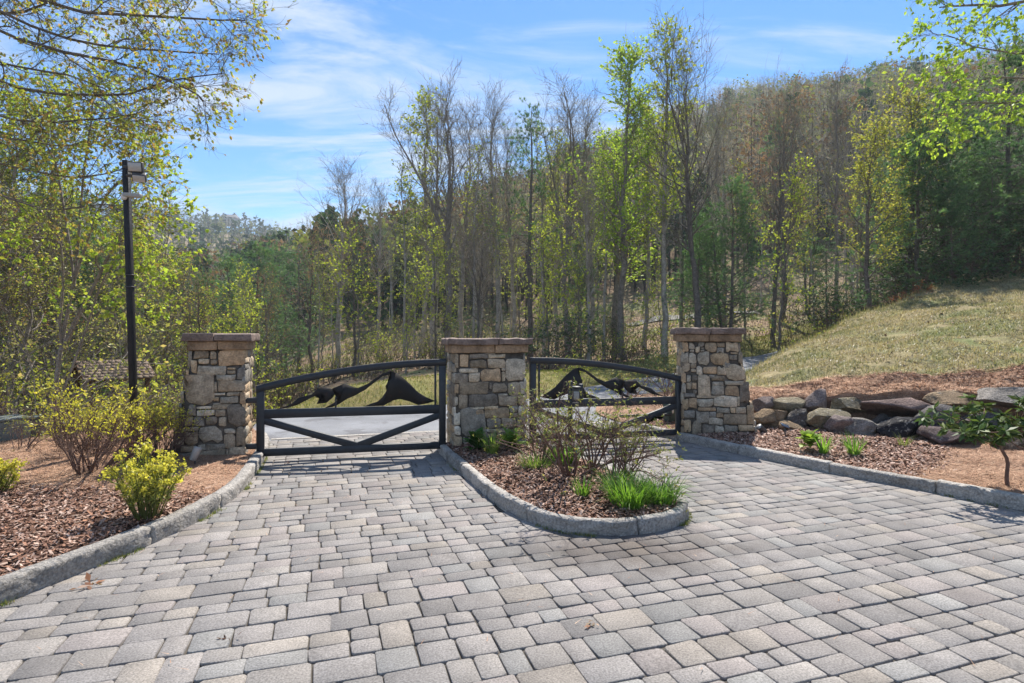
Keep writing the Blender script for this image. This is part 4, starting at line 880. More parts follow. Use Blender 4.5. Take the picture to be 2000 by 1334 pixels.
def pine(name, Ht, seed, r0=.16, low=.25, spread=.20, tuft=.22, k=16, cols=PINE, whorl=17, dens=5, bark='barkdark', width=.019, up=.18, ragged=.3, ang=1.35, top=True):
    rng = np.random.default_rng(seed); root = thing(name, 'x', 'tree'); tr, cr = MB(), MB()
    P0, R0 = trunk_line(Ht, rng, (0, 0), .006, 14, r0); wood(tr, P0, R0, 8)
    L1 = lambda t: Ht * spread * np.minimum(1.0, (1.06 - t) * 1.5 / (1 - low) * .8) * np.where(t < low + .1, .75, 1)
    P1, R1, t1 = spawn(P0, R0, whorl * 4, low, .985, lambda t: ang - .35 * t, L1, 7, up, rng, .06, .30, .012, lenj=ragged); wood(tr, P1, R1, 4)
    P2, R2, _ = spawn(P1, R1, dens, .25, 1, .75, Ht * spread * .30, 4, .12, rng, .10, .55, .008); wood(tr, P2, R2, 3)
    p, d = along(P2, 4, .3, 1.0, rng); needle_tufts(cr, p, d + EZ * .25, k, tuft, width, rng, cols, .75)
    p, d = along(P1, 3, .5, 1.0, rng); needle_tufts(cr, p, d + EZ * .25, k, tuft, width, rng, cols, .75)
    tr.build('trunk', MAT[bark], root, smooth=True); cr.build('crown', MAT['needle'], root)
    return root
def bush(name, Ht, seed, stems=14, spread=.55, r0=.016, leaves=1500, lsize=.05, cols=YG, lmat='leaf', cat='shrub', base=.10, tip=.45, n2=5, n3=4, droop=0.0, up=.25, aspect=.45, bark='stem', whorl=0, splay=.55, stemname='stem', cutz=0.0):
    """many-stemmed shrub: bare stems from the ground, leaves gathered towards the tips"""
    rng = np.random.default_rng(seed); root = thing(name, 'x', cat); st, lf = MB(), MB(); cut = cutz * Ht
    a = rng.random(stems) * 2 * np.pi; d = nrm(np.stack([np.cos(a) * splay, np.sin(a) * splay, np.ones(stems)], 1) + rng.normal(0, .18, (stems, 3))); k = 7
    p = np.stack([np.cos(a), np.sin(a), np.zeros(stems)], 1) * base * rng.random((stems, 1)); p[:, 2] = -.06; pts = [p]; L = Ht * rng.uniform(.75, 1.1, stems)
    w = np.zeros_like(d)
    for s in range(k - 1): w = w * .5 + rng.normal(0, .13, d.shape); d = nrm(d + w + EZ * up / k); pts.append(pts[-1] + d * (L / (k - 1))[:, None])
    P0 = np.stack(pts, 1); R0 = r0 * rng.uniform(.6, 1.2, stems)[:, None] * np.linspace(1, .45, k)[None]; wood(st, P0, R0, 5)
    P1, R1, _ = spawn(P0, R0, n2, .35, 1, .62, Ht * spread * .5, 5, .25, rng, .16, .6, r0 * .2); wood(st, P1, R1, 4)
    P2, R2, _ = spawn(P1, R1, n3, .25, 1, .62, Ht * spread * .26, 4, .25, rng, .18, .65, r0 * .13); wood(st, P2, R2, 3)
    if whorl:                                                       # leaves in rosettes at the twig ends
        e, dd = P2[:, -1], nrm(P2[:, -1] - P2[:, -2]); sel = rng.random(len(e)) < min(1, leaves / (whorl * len(e))); e, dd = e[sel], dd[sel]
        q = np.repeat(e, whorl, 0); r = rng.normal(0, 1, q.shape); r = nrm(r - np.sum(r * np.repeat(dd, whorl, 0), 1, keepdims=True) * np.repeat(dd, whorl, 0)); r = r + np.repeat(dd, whorl, 0) * .25
        leaf_quads(lf, q, lsize, rng, cols, droop, aspect, .3, r * 2, 1.2)
    else:
        per = max(1, int(math.ceil(leaves / max(1, len(P2))))); q, dd = along(P2, per, tip, 1, rng); sel = (rng.random(len(q)) < leaves / len(q)) & (q[:, 2] > cut * rng.uniform(.85, 1.2, len(q))); leaf_quads(lf, q[sel], lsize, rng, cols, droop, aspect, .35, dd[sel])
    st.build(stemname, MAT[bark], root, smooth=True); lf.build('foliage', MAT[lmat], root)
    return root

PROTO = {}
def proto(key, fn, *a, **k):
    r = fn(*a, **k); bb = [c for ch in r.children for c in ch.bound_box]; PROTO[key] = dict(root=r, h=max(c[2] for c in bb), used=False)
USED = {}
def place(key, loc, height=None, rotz=0.0, tilt=(0, 0), label='', group=None, cat=None, sxy=1.0, name=None):
    p = PROTO[key]; s = (height / p['h']) if height else 1.0
    r = copy_thing(p['root'], loc, rotz, s * sxy, tilt, label, group, sz=s)
    if name: r.name = name
    if cat: r['category'] = cat
    return r
proto('bareA', deciduous, 'bare_tree', 17, 11, .19, .40, .21, .60, .75, 250, .07, OLIVE + RUST, twigs=6, n1=40, crown=.8, bark='barkpale')
proto('bareB', deciduous, 'bare_tree', 17, 12, .17, .40, .19, .55, .85, 120, .06, OLIVE, fork=3, twigs=5, n1=26)
proto('bareC', deciduous, 'bare_tree', 16, 13, .21, .40, .34, .85, .40, 150, .06, RUST, fork=2, twigs=6, n1=26, crown=.9, bark='barkdark')
proto('rust', deciduous, 'budding_tree', 15, 14, .16, .34, .29, .80, .35, 2600, .085, RUST, twigs=4, n1=22, bark='barkdark')
proto('tulipA', deciduous, 'spring_tree', 18, 15, .17, .30, .17, .70, .6, 6500, .15, LIME, twigs=5, n1=38, bark='bark')
proto('tulipB', deciduous, 'spring_tree', 17, 16, .15, .34, .14, .62, .6, 2200, .16, YG, twigs=4, n1=30, bark='barkpale')
proto('gold', deciduous, 'spring_tree', 14, 17, .14, .28, .20, .75, .45, 5500, .12, [(0.42, 0.42, 0.09), (0.36, 0.39, 0.08), (0.46, 0.40, 0.12), (0.40, 0.45, 0.08)], twigs=5, n1=28, bark='barkdark')
proto('slender', deciduous, 'slender_tree', 15, 29, .085, .5, .12, .7, .5, 700, .12, YG, twigs=4, n1=22, bark='barkpale', wob=.006)
proto('sapA', deciduous, 'sapling', 9, 18, .055, .22, .22, .85, .3, 1300, .12, YG, twigs=3, n1=20, bark='barkdark')
proto('sapB', deciduous, 'sapling', 8, 19, .05, .18, .26, 1.0, .25, 1500, .12, YG, twigs=3, n1=20, bark='bark', lean=(.08, 0), wob=.02)
proto('sapC', deciduous, 'sapling', 10, 20, .06, .30, .17, .75, .4, 500, .09, OLIVE, twigs=4, n1=22, bark='bark', wob=.018)
proto('tangle', deciduous, 'thicket_tree', 7, 28, .06, .08, .34, .95, .2, 3600, .055, OLIVE + OLIVE + YG, twigs=6, n1=24, bark='bark', wob=.03)
proto('pineA', pine, 'white_pine', 14, 21, .16, .14, .25, k=20, dens=6, whorl=20)
proto('pineB', pine, 'white_pine', 12, 22, .14, .10, .30, ragged=.38, dens=6, k=20, whorl=19)
proto('pineC', pine, 'white_pine', 17, 23, .18, .42, .17, ragged=.5, whorl=10, dens=5, k=18)
proto('hemlock', pine, 'hemlock', 13, 24, .16, .04, .27, tuft=.13, k=14, cols=DARKG + PINE[:1], whorl=22, dens=7, width=.016, up=-.10, ang=1.45)
proto('rhodo', bush, 'rhododendron', 3.0, 25, 16, .75, .03, 3000, .15, RHODO, 'gloss', 'shrub', .4, .3, 6, 5, .25, .15, .34, 'stem', 7, .7)
proto('underA', bush, 'understory_shrub', 3.2, 26, 9, .8, .022, 900, .09, YG, 'leaf', 'shrub', .4, .2, 5, 4, .1, .2, .6)
proto('underB', bush, 'understory_shrub', 2.6, 27, 12, .8, .018, 500, .07, OLIVE, 'leaf', 'shrub', .4, .2, 6, 4, .1, .1, .6, 'bark', 0, .8)

def ground(x, y): return float(terrain(x, y))
def at(px, d, dz=-.1): x = (px - CX) * d / F; return A(x, d, ground(x, d) + dz)
def hero(key, px, d, top, label, rotz=0.0, tilt=(0, 0), sxy=1.0, name=None, group=None, base=None):
    loc = at(px, d) if base is None else A((px - CX) * d / F, d, base); h = H - (top - HY) * d / F - loc[2]
    return place(key, loc, h, rotz, tilt, label, group, sxy=sxy, name=name)
R_ = math.radians
hero('bareA', 656, 30, 292, 'tall bare tree with rounded twiggy crown and dark stem, standing apart behind the first gate', 1.0, sxy=1.25)
hero('rust', 690, 27, 400, 'budding tree with rust-brown buds just beside the isolated bare tree', 2.0)
hero('rust', 612, 36, 410, 'rust-budded tree on the valley side of the isolated bare tree', .4)
hero('bareA', 742, 40, 335, 'bare tree behind and between the isolated bare tree and the twin-stemmed one', 3.0)
hero('bareB', 872, 31, 108, 'tallest bare forked tree with fine upright twigs above the middle pillar', .6, sxy=1.1)
hero('bareA', 848, 34, 150, 'slim bare stem touching the tallest forked tree', 2.6)
hero('tulipB', 822, 36, 160, 'tree with small green leaves at the valley edge of the tall group', 1.2, sxy=1.15)
hero('bareA', 976, 32, 148, 'narrow bare tree with feathery top between the forked tree and the ragged pine', 4.0, sxy=.9)
hero('pineC', 1035, 30, 178, 'ragged white pine with gappy top above the middle pillar', .8)
hero('bareB', 1112, 32, 150, 'bare tree with open fan of upright twigs next to the ragged pine', 2.2, sxy=1.15)
hero('bareC', 930, 27, 400, 'leaning dark trunk slanting behind the middle pillar', 1.2, (0, R_(11)))
hero('tulipA', 1218, 29, 75, 'tall bright lime-green tree behind the second gate', .3, sxy=1.2)
hero('tulipA', 1205, 34, 250, 'shorter lime-green tree filling in behind the tallest lime one', 2.1, sxy=1.8)
hero('tulipB', 1298, 27, 14, 'very tall slender pale-barked tree with small yellow-green leaves', 1.9)
hero('bareC', 1362, 26, -15, 'biggest bare twin-trunked tree rising out over the skyline by the small-stone pillar', 1.35, (0, R_(3)), sxy=1.0)
hero('bareC', 1512, 27, 105, 'dark upright trunk with reddish upper twigs above the small-stone pillar', 4.3, sxy=.8)
hero('rust', 1530, 33, 170, 'rust-tinged crown just behind the dark upright trunk', 1.1)
hero('bareB', 1632, 33, 108, 'thin bare tree with sparse buds above the grassy bank', .2, sxy=.85)
hero('gold', 1700, 21, 200, 'yellow-green leafy tree on the crest of the grassy bank', .9, sxy=1.1)
hero('gold', 1765, 22.5, 130, 'taller golden-green tree behind the one on the bank\'s crest', 2.9, sxy=1.1)
hero('pineB', 1425, 28, 335, 'blue-green young white pine behind the small-stone pillar', 1.4)
hero('pineA', 1580, 33, 440, 'soft green white pine low behind the bank between bare trunks', 3.4)
hero('pineA', 505, 34, 455, 'broad white pine in the valley behind the straw-capped pillar', .7, sxy=1.2)
hero('pineB', 440, 36, 490, 'white pine further down the valley beside the broad one', 2.2, sxy=1.3)
hero('pineA', 395, 31, 520, 'full green pine between the lamp pole and the straw-capped pillar', 5.2, sxy=1.3)
hero('pineA', 585, 44, 470, 'pine in the gap between the broad pine and the isolated bare tree', 3.2, sxy=1.2)
hero('pineB', 548, 48, 470, 'pale white pine rising behind the broad one', 4.0)
hero('hemlock', 360, 30, 500, 'dark dense evergreen behind the leafy shrub and pillar', 1.0)
hero('sapA', 455, 24, 560, 'yellow-green sapling just behind the straw-capped pillar', .5)
hero('sapB', 790, 24, 480, 'yellow-green leaning sapling behind the tall end of the first gate', 1.0)
hero('sapA', 850, 26, 430, 'leafy yellow-green sapling against the middle pillar\'s valley side', 2.0)
hero('sapA', 1070, 25, 430, 'leafy sapling right behind the middle pillar', 3.0)
hero('sapB', 1140, 26, 380, 'spreading yellow-green sapling between middle pillar and lime tree', 4.0)
# trees on the crest of the bank
def on_bank(px, d, off): x = (px - CX) * d / F; return x
hero('pineA', 1850, 22.5, 150, 'big dark white pine closing the view above the bank', .4, sxy=1.5)
hero('pineB', 1960, 23, 70, 'tall dense pine at the top of the bank near the view\'s edge', 1.8, sxy=1.2)
hero('hemlock', 2030, 23.5, 180, 'dark hemlock at the bank top beyond the dense pine', 1.0, sxy=1.2)
hero('pineB', 1745, 24, 380, 'younger soft green pine in front of the golden trees', 2.8)
hero('hemlock', 1900, 22.3, 300, 'dark hemlock between the two big pines', 3.0, sxy=1.1)
for k, (px, d, top, lb) in enumerate([(1840, 21.3, 440, 'dark rhododendron thicket where the bank meets the pines'), (1915, 21.8, 400, 'dense dark rhododendron above the fallen brown bough'), (1985, 22.2, 380, 'rhododendron in deep shade at the top of the bank'), (1775, 21, 490, 'looser rhododendron lower down the bank\'s crest'), (2060, 23.5, 380, 'rhododendron at the bank top, mostly past the view\'s edge')]):
    hero('rhodo', px, d, top, lb, k * 1.3, sxy=1.15)

for k, (key, px, d, top, lb) in enumerate([('pineB', 1790, 21.5, 250, 'feathery white pine between the golden trees and the big dark pine'), ('pineA', 1910, 23.5, 260, 'white pine pressed against the rhododendrons on the bank'), ('hemlock', 1985, 23.2, 330, 'low dark hemlock filling the shade at the bank top'), ('pineA', 2080, 22, 60, 'tall pine just outside the view at the bank top'), ('pineB', 2200, 19, 0, 'broad pine outside the view that shades the upper bank'), ('pineA', 2330, 17.5, 0, 'second pine outside the view that shades the bank'), ('tulipA', 2140, 20, 50, 'lime-leaved tree outside the view by the shading pines')]): hero(key, px, d, top, lb, k * 1.1, sxy=1.3)

for k, (key, px, d, top, lb) in enumerate([('slender', 790, 33, 300, 'slender green-tipped stem at the valley end of the tall group'), ('bareA', 900, 35, 175, 'thin bare stem between the tallest forked tree and the narrow feathery one'), ('slender', 925, 31, 270, 'slender pale stem rising behind the middle pillar near the leaning trunk'), ('bareA', 1003, 36, 215, 'thin bare stem hidden partly by the ragged pine'), ('slender', 1062, 33, 225, 'straight slender tree just past the ragged pine'), ('tulipB', 1088, 36, 240, 'small-leaved pale tree beside the open-fan bare tree'), ('bareA', 1160, 34, 165, 'bare straight tree between the open-fan one and the lime-green one'), ('slender', 1180, 30, 250, 'slender leafy stem right beside the tallest lime-green tree'), ('tulipB', 1258, 32, 190, 'pale-barked small-leaved tree between the lime tree and the very tall slender one'), ('slender', 1330, 31, 150, 'slender stem squeezed between the very tall slender tree and the biggest bare tree'), ('bareA', 1415, 34, 190, 'bare tree just past the biggest twin-trunked one'), ('slender', 1455, 30, 300, 'slender stem over the far edge of the small-stone pillar'), ('slender', 1590, 29, 330, 'slender stem at the foot of the grassy bank'), ('bareA', 1668, 36, 210, 'bare stem behind the yellow-green tree on the crest'), ('hemlock', 1940, 21.0, 310, 'dark hemlock rooted right on the bank crest beside the rhododendrons'), ('pineB', 1855, 20.4, 350, 'low bushy pine on the bank crest behind the fallen bough')]): hero(key, px, d, top, lb, k * 1.7, sxy=1.0 if key != 'slender' else 1.2)

# ---- the wood beyond: individual trees in a band behind the drive
ZONES = [(0, "past the view's edge beyond the cabinets"), (120, 'over the utility cabinets'), (230, 'between cabinets and lamp pole'), (350, 'between lamp pole and straw-capped pillar'), (500, 'over the straw-capped pillar'), (600, 'over the hinge end of the first gate'), (740, 'over the middle of the first gate'), (870, 'over the tall end of the first gate'), (1040, 'over the middle pillar'), (1180, 'over the tall end of the second gate'), (1320, 'over the hinge end of the second gate'), (1460, 'over the small-stone pillar'), (1600, 'just past the small-stone pillar'), (1750, 'at the lower bank crest'), (1900, 'at the upper bank crest'), (9999, "beyond the bank's upper end")]
def zone(px): return next(z for a, z in ZONES if px < a)
def far_word(d): return "at the wood's edge" if d < 24 else 'near the road' if d < 29 else 'mid-wood' if d < 36 else 'deeper in' if d < 45 else 'far back'
def band(): 
    rng = np.random.default_rng(42); desc = {'slender': 'slender straight-stemmed tree', 'bareA': 'slim bare tree', 'bareB': 'forked bare tree', 'bareC': 'dark-barked bare tree', 'rust': 'rust-budded tree', 'tulipB': 'thin-leaved pale tree', 'tulipA': 'lime-green tree', 'gold': 'golden-green tree', 'sapA': 'upright yellow-green sapling', 'sapB': 'leaning yellow-green sapling', 'sapC': 'nearly bare sapling', 'pineA': 'white pine', 'pineB': 'bushy white pine', 'hemlock': 'dark hemlock', 'rhodo': 'dark rhododendron', 'underA': 'sparse leafy shrub', 'underB': 'twiggy brownish shrub'}
    hts = {'slender': (9, 15), 'bareA': (9, 15), 'bareB': (9, 14), 'bareC': (9, 14), 'rust': (7, 12), 'tulipB': (9, 14), 'tulipA': (8, 13), 'gold': (7, 11), 'sapA': (5, 9), 'sapB': (4, 8), 'sapC': (5, 10), 'pineA': (6, 12), 'pineB': (5, 10), 'hemlock': (5, 9), 'rhodo': (2, 3.4), 'underA': (2, 4), 'underB': (1.6, 3)}
    mixes = [(-400, 640, dict(slender=2, rust=1.5, sapC=3, sapA=5, sapB=5, pineB=4, pineA=3, hemlock=2, rhodo=2, underA=4, underB=4, bareA=1.5)),
             (640, 1050, dict(slender=9, rust=1, bareA=4, bareB=2, sapA=7, sapB=7, sapC=4, pineB=1, rhodo=2, underA=5, underB=4, tulipB=1)),
             (1050, 1500, dict(slender=10, bareA=4, bareB=3, bareC=1, sapC=4, sapA=6, sapB=6, tulipB=3, pineA=1.5, pineB=2, rhodo=3, underA=4, underB=3)),
             (1500, 2500, dict(slender=7, bareB=2, bareC=1, rust=1, gold=2, sapC=3, sapA=3, pineA=3, pineB=4, hemlock=3, rhodo=3, underA=3, underB=2))]
    n, tries = 0, 0; spots = []; seen = set()
    while n < 215 and tries < 6000:
        tries += 1; px = rng.uniform(-350, 2350); d = 19 + 45 * rng.random() ** 1.25; x = (px - CX) * d / F
        if 560 < px < 1560 and d < 23.5: continue
        if px >= 1400 and d < 20 + (px - 1400) * .016 : continue
        if x > 4 and d < 17.5 + .35 * (x - 6): continue
        if px < 330 and d < 20: continue
        if 1200 < px < 1460 and d > 37: continue
        mix = next(m for a, b, m in mixes if a <= px < b); ks = list(mix); w = np.array([mix[k] for k in ks]); key = ks[rng.choice(len(ks), p=w / w.sum())]
        if any((x - a) ** 2 + (d - b) ** 2 < (1.1 if key in ('underA', 'underB', 'rhodo') else 2.2) for a, b in spots): continue
        spots.append((x, d)); a, b = hts[key]; h = rng.uniform(a, b); zg = ground(x, d)
        cap = np.interp(px, [-400, 300, 340, 560, 640, 760, 900, 1050, 1400, 1500, 2400], [60, 200, 500, 490, 420, 400, 380, 330, 330, 300, 200]) + rng.uniform(0, 60); h = min(h, H - (cap - HY) * d / F - zg)
        if h < 1.2 or len(spots) != len(set(spots)): continue
        size = 'short' if h < a + (b - a) * .3 else 'tall' if h > a + (b - a) * .7 else 'middling'; z = zone(px); dist = far_word(d)
        lb = f'{size} {desc[key]} {z}, {dist}'
        if lb in seen: spots.pop(); continue
        seen.add(lb)
        place(key, at(px, d), h, rng.uniform(0, 6.28), (rng.normal(0, .025), rng.normal(0, .025)), lb, 'trees and shrubs of the wood', sxy=rng.uniform(.85, 1.25)); n += 1
band()

# ---- forest floor: twigs, brush and fallen leaves nobody could count
def undergrowth():
    rng = np.random.default_rng(9); mb = MB(); n = 2600; px = rng.uniform(-400, 2400, n); d = 16 + 34 * rng.random(n) ** 1.3; x = (px - CX) * d / F
    ok = ~((px > 600) & (px < 1520) & (d < 23.5)) & ~((x > 3.5) & (d < 18.5 + .35 * (x - 5))); x, d = x[ok], d[ok]; n = len(x)
    base = np.stack([x, d, terrain(x, d)], 1); h = rng.uniform(.5, 2.2, n)
    k = 5; st = np.repeat(base, k, 0) + rng.normal(0, .25, (n * k, 3)) * A(1, 1, 0); dr = nrm(rng.normal(0, .35, (n * k, 3)) + EZ); L = np.repeat(h, k) * rng.uniform(.5, 1.1, n * k); P = np.stack([st, st + dr * (L * .5)[:, None], st + (dr + rng.normal(0, .2, dr.shape)) * L[:, None]], 1)
    R = np.full((n * k, 3), 1.0) * np.array([.010, .008, .005])[None]; V, f = tubes(P, R, 3); mb.add(V, f, (0.11, 0.085, 0.065))
    q, dd = along(P, 5, .35, 1, rng); green = np.repeat(rng.random(n) < .6, k * 5); c = np.array(YG + OLIVE)
    leaf_quads(mb, q[green], .10, rng, [tuple(v * .7) for v in c], .1, .6)
    mb.build('undergrowth', MAT['leaf'], kind='stuff')
    m = 26000; px = rng.uniform(-300, 2300, m); d = 16 + 26 * rng.random(m) ** 1.2; x = (px - CX) * d / F; ok = ~((px > 520) & (px < 1500) & (d < 23)) & ~((x > 3.5) & (d < 18.5 + .35 * (x - 5))); x, d = x[ok], d[ok]
    chips('fallen_leaves', np.stack([x, d, terrain(x, d)], 1), .13, .09, [(0.24, 0.15, 0.09), (0.30, 0.20, 0.12), (0.17, 0.11, 0.07), (0.20, 0.16, 0.11)], .5)
undergrowth()
def hill_woods(name, px0, px1, d0, d1, n, seed, mix, hrange=(9, 15), cap=None):
    """trees far up the slopes that merge into one mass"""
    rng = np.random.default_rng(seed); mb = MB()
    px = rng.uniform(px0, px1, n); d = d0 + (d1 - d0) * rng.random(n) ** .8; x = (px - CX) * d / F; z = terrain(x, d); h = rng.uniform(*hrange, n)
    if cap: ok = HY - (z + h - H) * F / d > np.interp(px, cap[0], cap[1]); px, d, x, z, h = px[ok], d[ok], x[ok], z[ok], h[ok]; n = len(px)
    kind = rng.choice(len(mix), n, p=np.array([m[0] for m in mix]) / sum(m[0] for m in mix))
    for ki, (w, shape, cols, per, ls) in enumerate(mix):
        s = kind == ki; m = s.sum(); B = np.stack([x[s], d[s], z[s]], 1); hh = h[s] * (1.0 if shape != 'low' else .5); c = np.array(cols)[rng.integers(0, len(cols), m)] * rng.uniform(.75, 1.25, (m, 1))
        if not m: continue
        # stem
        P = np.stack([B - EZ, B + EZ * (hh * .5)[:, None], B + EZ * (hh * .97)[:, None]], 1); V, f = tubes(P, np.full((m, 3), 1.) * np.array([.16, .10, .03]), 3); mb.add(V, f, (0.10, 0.085, 0.078))
        u = rng.random((m, per)); az = rng.random((m, per)) * 6.283; rad = rng.random((m, per)) ** .6
        if shape == 'cone': zz = .12 + .86 * u; rr = .20 * (1.03 - zz) * 1.6 * rad
        else: zz = .34 + .64 * u; rr = .24 * np.sin(np.pi * np.clip((zz - .25) / .8, 0, 1)) ** .7 * rad
        C = B[:, None] + np.stack([np.cos(az) * rr, np.sin(az) * rr, zz], -1) * hh[:, None, None]; C = C.reshape(-1, 3); q = len(C)
        if shape == 'twig':                                         # bare crowns: slivers fanning up and out
            dv = nrm(np.stack([np.cos(az) * .55, np.sin(az) * .55, np.ones_like(az) * .5], -1).reshape(-1, 3) + rng.normal(0, .7, (q, 3))); sd = nrm(np.cross(dv, rng.normal(0, 1, (q, 3)))); L = ls * rng.uniform(.6, 1.4, (q, 1)); wd = .038
            V = np.stack([C - sd * wd, C + sd * wd, C + dv * L], 1).reshape(-1, 3); mb.add(V, np.arange(3 * q).reshape(-1, 3), np.repeat(np.repeat(c, per, 0) * rng.uniform(.8, 1.2, (q, 1)), 3, 0))
        else: leaf_quads(mb, C, ls, rng, [(1, 1, 1)], .1, .75); mb.t[-1] = mb.t[-1] * np.repeat(np.repeat(c, per, 0), 4, 0)
    return mb.build(name, MAT['far'], kind='stuff')
GREYT = [(0.25, 0.235, 0.245), (0.21, 0.195, 0.205), (0.28, 0.255, 0.26), (0.31, 0.225, 0.185), (0.23, 0.245, 0.18)]
MIXR = [(8, 'twig', GREYT, 250, .95), (1.2, 'round', [(0.17, 0.105, 0.075), (0.20, 0.13, 0.085)], 140, .55), (.9, 'cone', [(0.07, 0.12, 0.065), (0.09, 0.15, 0.08)], 130, .95), (1.2, 'round', [(0.24, 0.26, 0.09), (0.19, 0.23, 0.09)], 170, .5)]
hill_woods('hillside_woods', 800, 2250, 52, 185, 2300, 1, MIXR)
MIXV = [(1.5, 'twig', GREYT, 150, 1.2), (3.5, 'cone', [(0.05, 0.085, 0.048), (0.07, 0.115, 0.06), (0.09, 0.14, 0.07)], 130, .95), (1.2, 'round', [(0.20, 0.23, 0.06), (0.15, 0.19, 0.06)], 80, .8), (1, 'round', [(0.19, 0.12, 0.085)], 70, .8)]
hill_woods('valley_woods', -350, 860, 58, 150, 1000, 2, MIXV, cap=((-400, 300, 420, 560, 640, 860), (300, 480, 478, 440, 400, 380)))
MIXF = [(4, 'twig', GREYT, 40, 3.4), (2.2, 'cone', [(0.045, 0.075, 0.05)], 36, 2.0), (1.0, 'round', [(0.16, 0.18, 0.07)], 34, 1.8)]
hill_woods('ridge_woods', -500, 900, 190, 520, 1900, 3, MIXF, (9, 16))
# ridge-top pines that stand out singly against the sky
def ridge_tree(px, d, h, shape, label, seed):
    rng = np.random.default_rng(seed); x = (px - CX) * d / F; B = A(x, d, ground(x, d) - .5); root = thing('ridge_pine', label, 'tree', B, 'pines standing on the skyline'); n = 260
    V, f = tubes(np.stack([B, B + EZ * h * .5, B + EZ * h])[None], np.array([[.22, .15, .04]]), 4); MB().add(V, f).build('trunk', MAT['barkdark'], root)
    u = rng.random(n); az = rng.random(n) * 6.283; zz = .25 + .74 * u if shape else .5 + .5 * u; rr = (.24 * (1.05 - zz) * 1.4 if shape else .26 * np.sin(np.pi * np.clip((zz - .42) / .6, 0, 1)) ** .6) * rng.random(n) ** .5
    C = B + np.stack([np.cos(az) * rr, np.sin(az) * rr, zz], 1) * h; mb = MB(); leaf_quads(mb, C, h * .085, rng, [(0.05, 0.085, 0.05), (0.04, 0.07, 0.042)], .1, .8); mb.build('crown', MAT['far'], root)
for k, (px, d, h, s, lb) in enumerate([(1575, 164, 17, 0, 'round-topped pine on the wooded skyline over the bare tree by the bank'), (1605, 165, 18, 0, 'second round-topped pine in the skyline clump'), (1666, 166, 20, 0, 'broad skyline pine by itself over the golden trees'), (1722, 166, 24, 1, 'tall pointed skyline pine beside the broad one'), (1792, 165, 25, 1, 'tallest pointed skyline pine toward the bank side'), (1490, 164, 16, 0, 'low dark skyline pine behind the dark upright trunk'), (1545, 165, 16, 0, 'small skyline pine at the ridge break'), (308, 470, 24, 1, 'lone pointed pine on the far blue ridge above the valley'), (346, 468, 22, 1, 'second lone pine on the far blue ridge'), (410, 465, 18, 1, 'smaller pine on the far ridge near the hilltop house')]):
    ridge_tree(px, d, h, s, lb, 300 + k)
def hill_house():
    d = 410.0; x = (448 - CX) * d / F; c = A(x, d, ground(x, d) + 3.0); c[2] = H - (431 - HY) * d / F - 2.0; root = thing('hilltop_house', 'tiny pale house with grey roof among trees on the far ridge', 'house', c)
    V, f = frame_box(c + EZ * 1.2, EX, EY, EZ, 11, 7, 5.5); MB().add(V, f).build('wall', MAT['house'], root)
    V = np.array([c + A(a, b, z) for a, b, z in ((-6, -4.2, 3.6), (6, -4.2, 3.6), (6, 4.2, 3.6), (-6, 4.2, 3.6), (-5, 0, 6.4), (5, 0, 6.4))]); MB().add(V, [np.array([[0, 1, 5, 4], [2, 3, 4, 5]]), np.array([[1, 2, 5], [3, 0, 4]])]).build('roof', MAT['houseroof'], root)
    for k in (-3.6, -1.2, 1.2, 3.6): V, f = frame_box(c + A(k, -3.53, 1.6), EX, EY, EZ, 1.3, .1, 1.6); MB().add(V, f).build('window', MAT['window'], root)
hill_house()

# ------------------------------------------------------------------ near trees that reach into the view from outside
def limbs_tree(name, label, base, limbs, seed, r0, bark, lsize, cols, leaves, kids=(9, 6, 4), klen=(1.5, .6, .28), lmat='leaf', droop=.5, trunk_top=None, up=.05, cl=3):
    """a tree whose main limbs follow given polylines; each limb (points, radius)"""
    rng = np.random.default_rng(seed); base = A(*base); root = thing(name, label, 'tree', base); tr, cr = MB(), MB()
    T = catmull(np.array([base - EZ * .3] + [A(*q) for q in trunk_top]), 14); R = np.linspace(r0, r0 * .4, 14); R[0] *= 1.3; wood(tr, T[None], R[None], 10)
    tw = []
    for pts, r in limbs:
        q = np.array(pts, float); i = np.argmin(np.linalg.norm(T - q[0], axis=1)); q = np.vstack([T[i], q[1:]]); n = 12; L = catmull(q, n); L += np.cumsum(rng.normal(0, .02, L.shape), 0); Rl = np.linspace(r, r * .22, n); wood(tr, L[None], Rl[None], 6)
        P1, R1, _ = spawn(L[None], Rl[None], kids[0], .18, 1, .6, lambda t: klen[0] * (1.15 - .55 * t), 7, up, rng, .10, .55, .007); wood(tr, P1, R1, 5)
        P2, R2, _ = spawn(P1, R1, kids[1], .2, 1, .6, klen[1], 5, up, rng, .13, .6, .0045); wood(tr, P2, R2, 4)
        P3, R3, _ = spawn(P2, R2, kids[2], .3, 1, .6, klen[2], 4, up, rng, .15, .65, .0032); wood(cr, P3, R3, 3); tw.append(P3)
    bark_tint(cr, (0.10, 0.075, 0.06))
    P3 = np.concatenate(tw); e, dd = along(P3, 2, .55, 1, rng); sel = rng.random(len(e)) < leaves / (cl * len(e)); e, dd = e[sel], dd[sel]
    q = np.repeat(e, cl, 0) + rng.normal(0, lsize * .12, (len(e) * cl, 3)); leaf_quads(cr, q, lsize, rng, cols, droop, .62, .35, np.repeat(dd, cl, 0) * .8, .3)
    tr.build('trunk', MAT[bark], root, smooth=True); cr.build('crown', MAT[lmat], root)
    return root
def PL(d0, *pp): return [W(px, py, d) for (px, py, d) in pp]
mx, md = -520, 12.5
MB_ = W(mx, 650, md); mbase = A(MB_[0], md, ground(MB_[0], md))
mt = [A(mbase[0] + .1, md, 2.2), A(mbase[0] + .4, md - .1, 5.2), A(mbase[0] + .9, md - .3, 9.0)]
